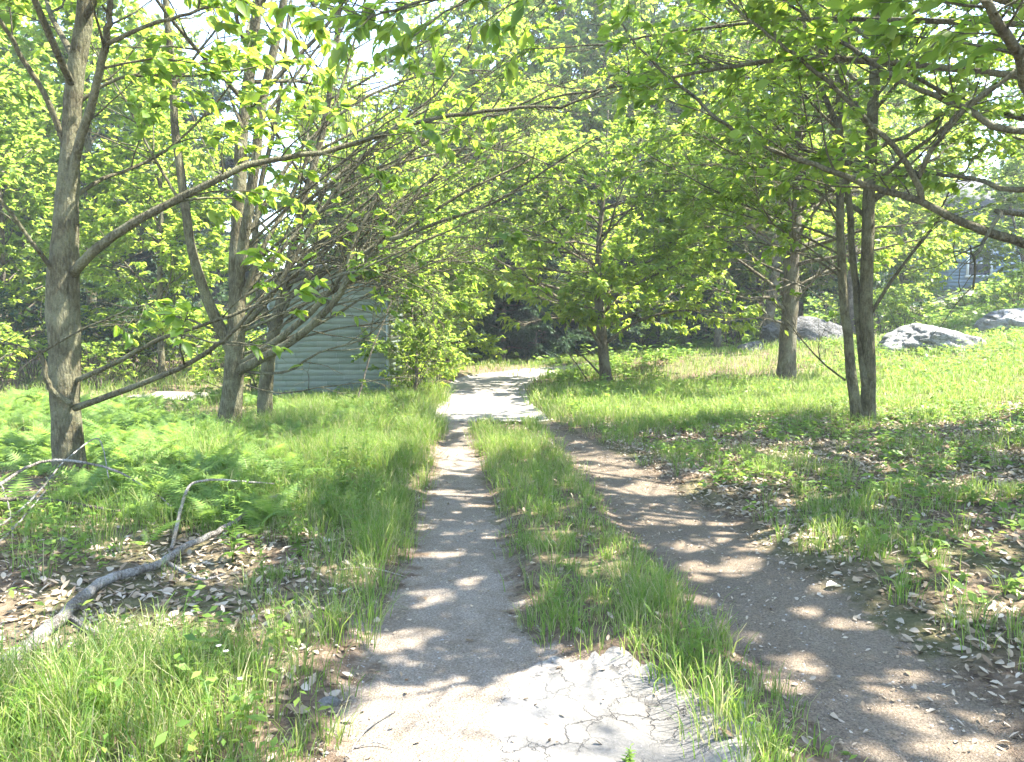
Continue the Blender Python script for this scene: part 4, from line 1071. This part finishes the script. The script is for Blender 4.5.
# slim trunks behind the sturdy tree
for px, d, lean, lab, r0 in [(717, 27, .1, 'slim dark trunk standing left of the sturdy tree in shade', .13), (764, 24.5, .25, 'dark leaning trunk just left of the sturdy tree', .17)]:
    p = P(px, 320, d); z = ground_z(p[0], d)
    ax = np.array([[p[0], d, z - .05], [p[0] + lean, d, z + 1.5], [p[0] + lean * 1.6, d + .1, z + 3.5], [p[0] + lean * 1.4, d, z + 7]])
    build_tree('tree', lab, [(ax, [r0, r0 * .85, r0 * .7, .04], 'trunk')], [], int(px), BG, leaf=.19, detail=0, wid=.45, cull=False,
               auto=auto_limbs(ax, [r0, r0 * .85, r0 * .7, .04], z + 2.4, z + 6.8, 10, (1.8, 3.0), dress=dict(t0=.2, per_m=2, leaves=8, twigs=2.5)))

# ------------------------------------------------------------------ fallen wood
def lay(pix, lift=.03):
    out = []
    for px, py, up in pix:
        g = GP(px, py); out.append([g[0], g[1], ground_z(g[0], g[1]) + lift + up])
    return np.array(out)
def fallen(name, label, pts, r0, r1, mat, subs=(), cat='branch', group=None, seed=0):
    rng = np.random.default_rng(seed)
    n = len(pts) * 6
    p = resample(pts, n); p = p + rng.normal(0, r0 * .12, p.shape)
    b = Buf(); tube(b, p, np.linspace(r0, r1, n), 9, .16, rng)
    for sp, a, c in subs: tube(b, resample(sp, 12), np.linspace(a, c, 12), 6, .1, rng)
    o = b.build(name, mat, None, pts[0]); o.location = tuple(pts[0])
    return tag(o, label, cat, group)
fallen('fallen_branch', 'long weathered grey branch lying across the dry leaves', lay([(8, 668, 0), (60, 630, .01), (105, 592, .02), (150, 578, .03), (190, 558, .05), (232, 541, .06), (262, 525, .1), (290, 518, .12)], .03), .036, .012, M['dead_wood'],
       [(lay([(70, 625, 0), (95, 640, 0), (120, 636, 0)]), .016, .006), (lay([(170, 572, .02), (200, 582, 0), (225, 578, 0)]), .014, .005)], seed=3)
fallen('fallen_branch', 'pale bare forked stick arching above the grey branch', lay([(172, 556, 0), (182, 534, .12), (192, 522, .22), (215, 520, .24), (245, 518, .22), (275, 516, .18)]), .014, .006, M['pale_wood'], [], seed=4)
fallen('fallen_branch', 'slim leaning stick standing before the shed wall', np.array([P(352, 418, 12.6), P(362, 385, 12.7), P(372, 350, 12.8), P(385, 318, 12.9), P(392, 300, 13)]), .018, .008, M['bark_dark'], [], seed=5)
fallen('fallen_branch', 'thin pale stick lying across the left edge of the track', lay([(335, 583, .05), (360, 579, .04), (385, 575, .02), (408, 573, 0)], .008), .006, .003, M['pale_wood'], [], seed=6)
fallen('twig', 'forked dry twig lying on the track near the camera', lay([(345, 757, 0), (360, 735, .01), (378, 720, .015), (395, 708, 0)], .012), .0055, .003, M['dead_wood'],
       [(lay([(354, 744, 0), (375, 741, .01), (392, 744, 0)], .012), .004, .002)], cat='twig', seed=7)
# the brush pile at the left edge: each bough its own thing
brush = [([(-40, 540, .05), (0, 522, .2), (50, 508, .3), (110, 508, .25), (150, 515, .12), (180, 530, .05)], .016, .006, 'arching grey bough on top of the brush pile at the left'),
         ([(-20, 560, .05), (15, 545, .12), (45, 522, .2), (65, 507, .28), (95, 488, .35), (104, 492, .33), (110, 512, .2)], .009, .004, 'thin hooked bough rising from the brush pile at the left'),
         ([(-30, 528, .1), (30, 524, .12), (70, 527, .1), (120, 529, .05)], .02, .01, 'dark straight bough low in the brush pile at the left'),
         ([(-20, 575, .02), (10, 560, .08), (35, 535, .14), (50, 516, .16)], .008, .004, 'pale thin bough slanting across the brush pile at the left'),
         ([(0, 500, .1), (10, 530, .1), (14, 555, .02)], .007, .003, 'short upright twig stuck in the brush pile at the left')]
for k, (pp, r0, r1, lab) in enumerate(brush):
    fallen('fallen_branch', lab, lay(pp), r0, r1, M['dead_wood'] if k != 2 else M['bark_dark'], group='boughs of the brush pile', seed=20 + k)

# ------------------------------------------------------------------ grass, ferns, leaf litter, gravel
def blades(buf, x, y, h, w, lean_dir, lean, z=None):
    n = len(x)
    z = height(x, y) - .01 if z is None else z
    base = np.stack([x, y, z], 1)
    d = np.stack([np.cos(lean_dir), np.sin(lean_dir), 0 * x], 1)
    yaw = R.uniform(0, 6.28, n); sd = np.stack([np.cos(yaw), np.sin(yaw), 0 * x], 1)
    up = np.array([0, 0, 1.0])
    h_ = h[:, None]; l = lean[:, None]; w_ = w[:, None]
    c1 = base + up * h_ * .5 + d * h_ * l * .22
    c2 = base + up * h_ * (.86 - .12 * l) + d * h_ * l * .62
    c3 = base + up * h_ * (1 - .35 * l) + d * h_ * l * 1.05
    v = np.stack([base - sd * w_ * .5, base + sd * w_ * .5, c1 - sd * w_ * .45, c1 + sd * w_ * .45, c2 - sd * w_ * .3, c2 + sd * w_ * .3, c3], 1)
    t = np.array([[0, 1, 3], [0, 3, 2], [2, 3, 5], [2, 5, 4], [4, 5, 6]])
    buf.add(v.reshape(-1, 3), ((np.arange(n) * 7)[:, None, None] + t[None]).reshape(-1, 3))

def tufts(buf, n_cand, xr, yr, dens, hfn, per=(8, 26), spread=.055, wid=.0045):
    x = R.uniform(*xr, n_cand); y = R.uniform(*yr, n_cand)
    k = R.random(n_cand) < dens(x, y) * (1 - .9 * (road_mask(x, y) > .93))
    x, y = x[k], y[k]
    m = R.integers(per[0], per[1], len(x))
    sc = np.maximum(1, y / 9.0)                      # farther tufts: fewer, broader blades
    m = np.maximum(3, (m / sc ** .8).astype(int))
    ci = np.repeat(np.arange(len(x)), m)
    a = R.uniform(0, 6.28, len(ci)); rr = np.abs(R.normal(0, 1, len(ci))) * spread * sc[ci] ** .5
    bx = x[ci] + np.cos(a) * rr; by = y[ci] + np.sin(a) * rr
    hh = hfn(x, y)[ci] * R.uniform(.45, 1.15, len(ci))
    blades(buf, bx, by, hh, wid * sc[ci] ** .9 * R.uniform(.7, 1.4, len(ci)), a + R.normal(0, .7, len(ci)), np.clip(R.normal(.45, .25, len(ci)), .05, 1.0))
    return len(ci)
def pblob(x, y, blobs):
    m = np.zeros_like(x)
    for px, py, rx, ry, s_ in blobs:
        g = GP(px, py); m = np.maximum(m, s_ * np.exp(-(((x - g[0]) / rx) ** 2 + ((y - g[1]) / ry) ** 2)))
    return m
ng = 0
# between the wheel tracks
b = Buf()
def d_strip(x, y):
    c = (x - strip_left(y)) / np.maximum(.05, strip_right(y) - strip_left(y))
    ins = sstep(-.20, .14, c) * sstep(1.16, .86, c)
    nz = sstep(.30, .55, fbm(x * 2.2 + 3, y * 1.6, 91))
    bare = pblob(x, y, [(600, 575, .28, .25, 1), (560, 665, .2, .2, .8)])
    rag = sstep(.42, .62, fbm(x * 3.7 + 1, y * 2.6, 131))
    return ins * (.12 + .88 * nz * (.25 + .75 * rag)) * (1 - .9 * bare)
ng += tufts(b, 5200, (-.8, 1.5), (2.2, 12.8), d_strip, lambda x, y: .05 + .26 * fbm(x * 2.5, y * 2.0, 92) ** 1.4 + .05 * (y > 7), wid=.004)
tag(b.build('grass', M['grass']), 'strip of grass growing between the two wheel tracks', 'grass', kind='stuff')
# left verge
b = Buf()
def d_left(x, y):
    e = left_edge(y) - x
    band = sstep(-.18, .14, e) * sstep(3.2, 1.4, e)
    nz = sstep(.38, .60, fbm(x * 1.9 + 8, y * 1.9, 93))
    bare = pblob(x, y, [(40, 625, 1.5, .6, 1.6), (130, 600, .7, .5, 1.5), (215, 560, .8, .6, 1.3), (262, 700, .28, .45, 1.6), (310, 690, .2, .6, 1.3), (300, 590, .4, .5, .8), (30, 570, 1.2, .5, 1), (20, 655, .5, .3, 2)])
    bare = np.clip(bare, 0, 1)
    extra = pblob(x, y, [(145, 690, .45, .42, 1), (40, 750, .6, .3, 1), (150, 750, .4, .3, .9)])
    return np.clip(band * (.2 + .8 * nz) * (1 - bare) + extra, 0, 1)
ng += tufts(b, 15000, (-5, -.6), (2.2, 16), d_left, lambda x, y: .07 + .34 * fbm(x * 1.4, y * 1.4, 94) ** 1.3 + .14 * sstep(6, 10, y) + .09 * pblob(x, y, [(130, 680, .75, .55, 1), (40, 740, .7, .4, 1)]), wid=.0038)
tag(b.build('grass', M['grass']), 'tall grass along the left edge of the drive', 'grass', kind='stuff')
# right bank
b = Buf()
def d_right(x, y):
    e = x - right_edge(y)
    ins = sstep(-.15, .3, e)
    patches = sstep(.56, .70, fbm(x * .8 + 2, y * .8 + 5, 95)) * .6
    blobs = pblob(x, y, [(850, 535, .45, .5, .9), (785, 475, .5, .6, .9), (1000, 645, .3, .3, 1.0), (700, 460, .5, .8, .7), (940, 600, .2, .2, .4), (560, 400, .8, 3, 1)])
    far = sstep(9.5, 13.5, y + .35 * x * 0) * (.45 + .55 * sstep(.35, .6, fbm(x * .7, y * .7, 96)))
    return np.clip(ins * (patches + blobs + far + .05), 0, 1)
ng += tufts(b, 16000, (.3, 14), (2.4, 17), d_right, lambda x, y: .10 + .16 * fbm(x * 1.1, y * 1.1, 97) + .05 * sstep(8, 13, y), wid=.0045)
ng += tufts(b, 17000, (.3, 24), (14, 30), lambda x, y: (sstep(0, .3, x - right_edge(y)) * np.ones_like(x)) * .8, lambda x, y: (.22 + .16 * fbm(x * .8, y * .8, 98)) * (1 - .3 * ((x < 7) & (y > 17))), per=(6, 14), wid=.0055, spread=.12)
tag(b.build('grass', M['grass']), 'grass in patches over the right bank', 'grass', kind='stuff')
# left far ground
b = Buf()
ng += tufts(b, 14000, (-8, 26), (22, 44), lambda x, y: .8 * ((x < 3) | (y > 27)), lambda x, y: .16 + .16 * fbm(x * .8, y * .8, 98), per=(6, 14), wid=.0055, spread=.12)
ng += tufts(b, 9000, (-22, -1.6), (9, 26), lambda x, y: .75 * sstep(.1, .5, left_edge(y) - x) * (1 - (np.abs(y - 15.8) < 1.0) * (x > -7.5) * (x < -6.0)), lambda x, y: .2 + .16 * fbm(x * .8, y * .8, 99), per=(6, 14), wid=.0055, spread=.12)
tag(b.build('grass', M['grass']), 'grass under the trees behind the fern bed', 'grass', kind='stuff')

def fern_template():
    v = []; t = []
    def stalk(s): return np.array([0, s, .42 * s - .62 * s ** 2.2])
    n = 15
    for j in range(n):
        s0 = .12 + .86 * j / n; w = .26 * math.sin(math.pi * min(1, (s0 + .08)) ** .8) + .012
        c = stalk(s0); c2 = stalk(s0 + .055)
        for sg in (-1, 1):
            k = len(v)
            tip = stalk(s0 + .07) + np.array([sg * w, 0, -.12 * w])
            v += [c, c2, tip]; t += [[k, k + 1, k + 2] if sg < 0 else [k + 1, k, k + 2]]
    for j in range(5):
        k = len(v); a0, a1 = stalk(j / 5), stalk((j + 1) / 5)
        v += [a0 + [-.008, 0, 0], a0 + [.008, 0, 0], a1]; t += [[k, k + 1, k + 2]]
    return np.array(v), np.array(t)
FT = fern_template()
def ferns(buf, n_cand, xr, yr, dens, size):
    x = R.uniform(*xr, n_cand); y = R.uniform(*yr, n_cand)
    k = R.random(n_cand) < dens(x, y); x, y = x[k], y[k]
    m = R.integers(5, 9, len(x)); ci = np.repeat(np.arange(len(x)), m)
    a = R.uniform(0, 6.28, len(ci)); el = R.uniform(.35, 1.0, len(ci))
    ax = np.stack([np.cos(a) * np.cos(el), np.sin(a) * np.cos(el), np.sin(el)], 1)
    pos = np.stack([x[ci], y[ci], height(x, y)[ci]], 1) + np.stack([np.cos(a), np.sin(a), 0 * a], 1) * .02
    scatter(buf, FT, pos, ax, np.array([0, 0, 1.0]) + R.normal(0, .2, (len(ci), 3)), size * R.uniform(.45, 1.2, len(ci)) * R.uniform(.7, 1.2, len(x))[ci])
    return len(ci)
def d_fern(x, y):
    e = left_edge(y) - x
    bare = np.maximum(pblob(x, y, [(60, 620, 1.6, .7, 1), (215, 560, .8, .6, 1), (30, 535, 1.3, .7, 1)]), np.exp(-(((x + 4.1) / .6) ** 2 + ((y - 6.6) / .9) ** 2)))
    return sstep(.6, 1.8, e) * sstep(5.0, 6.4, y + .1 * e) * sstep(.36, .56, fbm(x * .9, y * .9, 101)) * (1 - bare) * (1 - .95 * sstep(14.3, 14.7, y))
b = Buf()
nf = ferns(b, 5200, (-13, -1.6), (4.8, 15), d_fern, .37)
tag(b.build('ferns', M['fern']), 'bed of light green ferns under the trees on the left', 'ferns', kind='stuff')

# low leafy growth over the banks
def herbs(buf, n_cand, xr, yr, dens, size, hmax):
    x = R.uniform(*xr, n_cand); y = R.uniform(*yr, n_cand)
    k = R.random(n_cand) < dens(x, y) * (1 - (road_mask(x, y) > .5)); x, y = x[k], y[k]
    z0 = height(x, y)
    m = R.integers(5, 12, len(x)); ci = np.repeat(np.arange(len(x)), m)
    hh = (R.uniform(.3, 1, len(x)) * hmax)[ci]
    f = R.random(len(ci))
    a = R.uniform(0, 6.28, len(ci))
    pos = np.stack([x[ci] + R.normal(0, .03, len(ci)), y[ci] + R.normal(0, .03, len(ci)), z0[ci] + hh * (.15 + .85 * f)], 1)
    ax = np.stack([np.cos(a), np.sin(a), R.normal(.15, .3, len(ci))], 1)
    scatter(buf, leaf_template(1, .5, .25), pos, ax, np.array([0, 0, 1.0]) + R.normal(0, .3, (len(ci), 3)), size * R.uniform(.5, 1.2, len(ci)) * np.maximum(1, y[ci] / 12))
b = Buf()
herbs(b, 8000, (1.0, 14), (3, 16), lambda x, y: sstep(.05, .4, x - right_edge(y)) * (.12 + .88 * sstep(.44, .6, fbm(x * .9 + 4, y * .9, 103))) * np.where(y < 6, .5, 1), .085, .18)
herbs(b, 4500, (1.0, 20), (14, 28), lambda x, y: sstep(.05, .4, x - right_edge(y)) * sstep(.35, .6, fbm(x * .5 + 4, y * .5, 104)), .09, .35)
herbs(b, 9000, (-30, 34), (26, 60), lambda x, y: np.where(x < 6, .25, .8), .12, .7)
tag(b.build('ground_cover', M['herb']), 'low leafy growth scattered over the right bank', 'ground cover', kind='stuff')
b = Buf()
herbs(b, 6500, (-6, -.7), (2.4, 15.5), lambda x, y: sstep(.0, .5, left_edge(y) - x) * (.1 + .9 * sstep(.48, .62, fbm(x * 1.1 + 1, y * 1.1, 105))) * (1 - .93 * np.clip(pblob(x, y, [(40, 625, 1.5, .6, 1.6), (130, 600, .7, .5, 1.5), (215, 560, .8, .6, 1.3), (265, 700, .3, .4, 1.2)]), 0, 1)), .06, .3)
herbs(b, 700, (-.6, 1.2), (2.4, 12.5), lambda x, y: .5 * (x > strip_left(y)) * (x < strip_right(y)), .04, .14)
tag(b.build('ground_cover', M['herb']), 'weeds mixed into the grass along the left of the drive', 'ground cover', kind='stuff')

# dry leaves
b = Buf()
def litter(n_cand, xr, yr, dens, size=.058):
    x = R.uniform(*xr, n_cand); y = R.uniform(*yr, n_cand)
    k = R.random(n_cand) < dens(x, y); x, y = x[k], y[k]; n = len(x)
    pos = np.stack([x, y, height(x, y) + R.uniform(.004, .022, n)], 1)
    a = R.uniform(0, 6.28, n)
    ax = np.stack([np.cos(a), np.sin(a), R.normal(0, .18, n)], 1); nn = np.array([0, 0, 1.0]) + R.normal(0, .3, (n, 3))
    z = size * (.3 + .95 * R.random(n) ** 1.3) * np.maximum(1, y / 9)
    for j in range(4):
        q = np.arange(n) % 4 == j
        scatter(b, leaf_template(2, [.62, .5, .75, .4][j], [.25, -.25, .12, -.45][j], [.3, .2, -.25, .45][j]), pos[q], ax[q], nn[q], z[q])
    return n
nl = litter(24000, (-6, -.5), (2.3, 9), lambda x, y: sstep(-.2, .5, left_edge(y) - x) * np.clip(.22 + pblob(x, y, [(60, 620, 1.6, .7, 1), (215, 560, .8, .6, 1), (270, 700, .5, .5, .6)]), 0, 1))
nl += litter(72000, (1.2, 10), (2.3, 14), lambda x, y: sstep(-.25, .35, x - right_edge(y)) * (.45 + .55 * sstep(.3, .5, fbm(x * .6 + 1, y * .6 + 9, 111))))
nl += litter(1500, (-.7, 1.4), (2.3, 12.5), lambda x, y: .5 * (x > strip_left(y)) * (x < strip_right(y)), .06)
nl += litter(3800, (.5, 2.2), (2.3, 12), lambda x, y: .6 * (x > strip_right(y)) * (x < right_edge(y)), .026)
nl += litter(1600, (-.9, 2.1), (2.3, 13), lambda x, y: .35 * np.ones_like(x), .04)
nl += litter(9000, (-1.2, 2.3), (2.3, 10), lambda x, y: .75 * np.clip(np.maximum(np.exp(-((x - right_edge(y)) / .22) ** 2), .8 * np.exp(-((x - left_edge(y)) / .13) ** 2)) + .5 * np.exp(-((x - strip_right(y)) / .12) ** 2) + .12, 0, 1), .03)
tag(b.build('leaf_litter', M['litter']), 'dry brown leaves littering the banks beside the drive', 'dry leaves', kind='stuff')
g = GP(826, 586)
b = Buf(); scatter(b, leaf_template(2, .6, .3, .4), np.array([[g[0], g[1], ground_z(*g) + .03]]), np.array([[1, .2, .1]]), np.array([[0, 0, 1.0]]), [.11])
o = b.build('dry_leaf', M['flower'], None, (g[0], g[1], ground_z(*g))); o.location = (g[0], g[1], ground_z(*g))
tag(o, 'single pale curled leaf at the right edge of the right wheel track', 'leaf')

# loose stones on the tracks
b = Buf()
oct_v = np.array([[1, 0, 0], [-1, 0, 0], [0, 1, 0], [0, -1, 0], [0, 0, 1], [0, 0, -1.0]]); oct_t = np.array([[0, 2, 4], [2, 1, 4], [1, 3, 4], [3, 0, 4], [2, 0, 5], [1, 2, 5], [3, 1, 5], [0, 3, 5]])
n = 17000
y = 2.3 + R.random(n) ** 1.6 * 8; x = R.uniform(-1.0, 2.1, n)
k = road_mask(x, y) > .4; x, y = x[k], y[k]; n = len(x)
sz_ = R.uniform(.0025, .007, n) * np.where(R.random(n) < .06, 2.2, 1)
v = oct_v[None] * (R.uniform(.6, 1.25, (n, 6, 3))) * sz_[:, None, None] * [1, 1, .6] + np.stack([x, y, height(x, y) + .005], 1)[:, None]
b.add(v.reshape(-1, 3), ((np.arange(n) * 6)[:, None, None] + oct_t[None]).reshape(-1, 3))
tag(b.build('gravel', M['stone'], smooth=False), 'loose small stones on the wheel tracks', 'gravel', kind='stuff')

# ------------------------------------------------------------------ single plants
def weed(px, py, h, label, seed, leaf=.07, nst=3, group=None, mat='herb', flower=False):
    rng = np.random.default_rng(seed)
    x, y = GP(px, py); z = ground_z(x, y)
    root = thing('weed', label, 'weed', (x, y, z), group)
    sb, lb, fb = Buf(), Buf(), Buf()
    for s_ in range(nst):
        a = rng.uniform(0, 6.28); tilt = rng.uniform(.03, .3)
        d = np.array([math.cos(a) * tilt, math.sin(a) * tilt, 1.0]); L = h * rng.uniform(.7, 1.05)
        p = np.array([[0, 0, -.01]]) + np.linspace(0, 1, 7)[:, None] * d * L + rng.normal(0, .004, (7, 3))
        tube(sb, p, np.linspace(.0032, .0015, 7), 5)
        m = int(9 + 5 * rng.random()); t = np.linspace(.15, 1, m); az = np.arange(m) * 2.4 + a
        pos = np.array([np.interp(t, np.linspace(0, 1, 7), p[:, k]) for k in range(3)]).T
        ax = np.stack([np.cos(az), np.sin(az), .45 * np.ones(m) + rng.normal(0, .15, m)], 1)
        scatter(lb, leaf_template(2, .3, .3), pos, ax, np.tile([0, 0, 1.0], (m, 1)), leaf * (1.15 - .6 * t) * rng.uniform(.8, 1.2, m))
        if flower:
            q = np.tile(p[-1], (9, 1)); az = np.arange(9) * .7
            scatter(fb, leaf_template(1, .5, 0), q, np.stack([np.cos(az), np.sin(az), .3 * np.ones(9)], 1), np.tile([0, 0, 1.0], (9, 1)), np.full(9, .014))
    sb.build('stem', M[mat], root); lb.build('leaves', M[mat], root)
    if flower: fb.build('flower', M['flower'], root)
weed(95, 735, .30, 'upright weed with narrow leaves in the tall grass at the lower left', 201, .09)
weed(20, 745, .22, 'bushy weed with broad leaves in the lower left corner', 202, .08, 5)
weed(988, 565, .17, 'pale green seedling alone in the dry leaves on the right', 203, .08, 1)
weed(697, 672, .26, 'leafy weed on the right edge of the middle grass strip', 204, .08, 3)
weed(628, 757, .09, 'tiny weed growing out of the cracked paving', 205, .035, 3)
weed(218, 700, .22, 'white flowered weed at the edge of the left grass clump', 206, .04, 2, flower=True)
weed(240, 728, .16, 'short white flowered weed beside the bare soil on the left', 207, .035, 2, flower=True)
weed(345, 505, .36, 'tall weed on the left verge beside the track', 208, .07, 4)
weed(390, 430, .55, 'tall yellow green weed rising before the shed corner', 209, .11, 4)
weed(300, 560, .26, 'spreading weed in the grass below the end of the grey branch', 210, .07, 5)
weed(560, 610, .12, 'small leafy weed on the left edge of the middle strip', 211, .05, 3)
weed(800, 500, .2, 'broad leaved weed in the dry leaves below the twin trunked tree', 212, .08, 4)
weed(970, 520, .16, 'cluster of green leaves in the litter right of the twin trunked tree', 213, .09, 3)
weed(740, 425, .3, 'yellow green weed on the bank left of the twin trunked tree', 214, .11, 4)
weed(480, 455, .25, 'weed at the left edge of the middle strip far down the drive', 215, .08, 3)
weed(150, 545, .2, 'weed with pale leaves between the brush pile and the grey branch', 216, .07, 3)
vx = []
rw = np.random.default_rng(77)
proto = [o for o in COL.objects if o.name == 'weed.008'][0]
for k in range(46):
    y = 4.6 + 10 * rw.random(); x = float(left_edge(y)) - .25 - 1.3 * rw.random() ** 1.3
    dup(proto, (x, y, ground_z(x, y)), rw.uniform(0, 6.28), rw.uniform(.5, 1.05), 'leafy weed stem standing among the tall grass of the left verge', 'weed stems in the left verge')
for k in range(16):
    y = 7.5 + 8 * rw.random(); x = float(right_edge(y)) + .5 + 4 * rw.random()
    dup(proto, (x, y, ground_z(x, y)), rw.uniform(0, 6.28), rw.uniform(.35, .75), 'leafy weed stem standing in the grass of the right bank', 'weed stems on the right bank')
print('leaves', TOT, 'grass', ng, 'ferns', nf, 'litter', nl)

# ------------------------------------------------------------------ the moist summer air
b = Buf(); box(b, (0, 60, 18.5), (290, 220, 49))
hm, nt, out = new_mat('haze')
pv = nd(nt, 'ShaderNodeVolumePrincipled'); pv.inputs['Color'].default_value = (.86, .93, 1, 1); pv.inputs['Density'].default_value = .0013; pv.inputs['Anisotropy'].default_value = .2
nt.links.new(pv.outputs[0], out.inputs['Volume'])
tag(b.build('haze', hm, smooth=False), 'thin bright haze in the air of the wood', 'haze', kind='stuff')
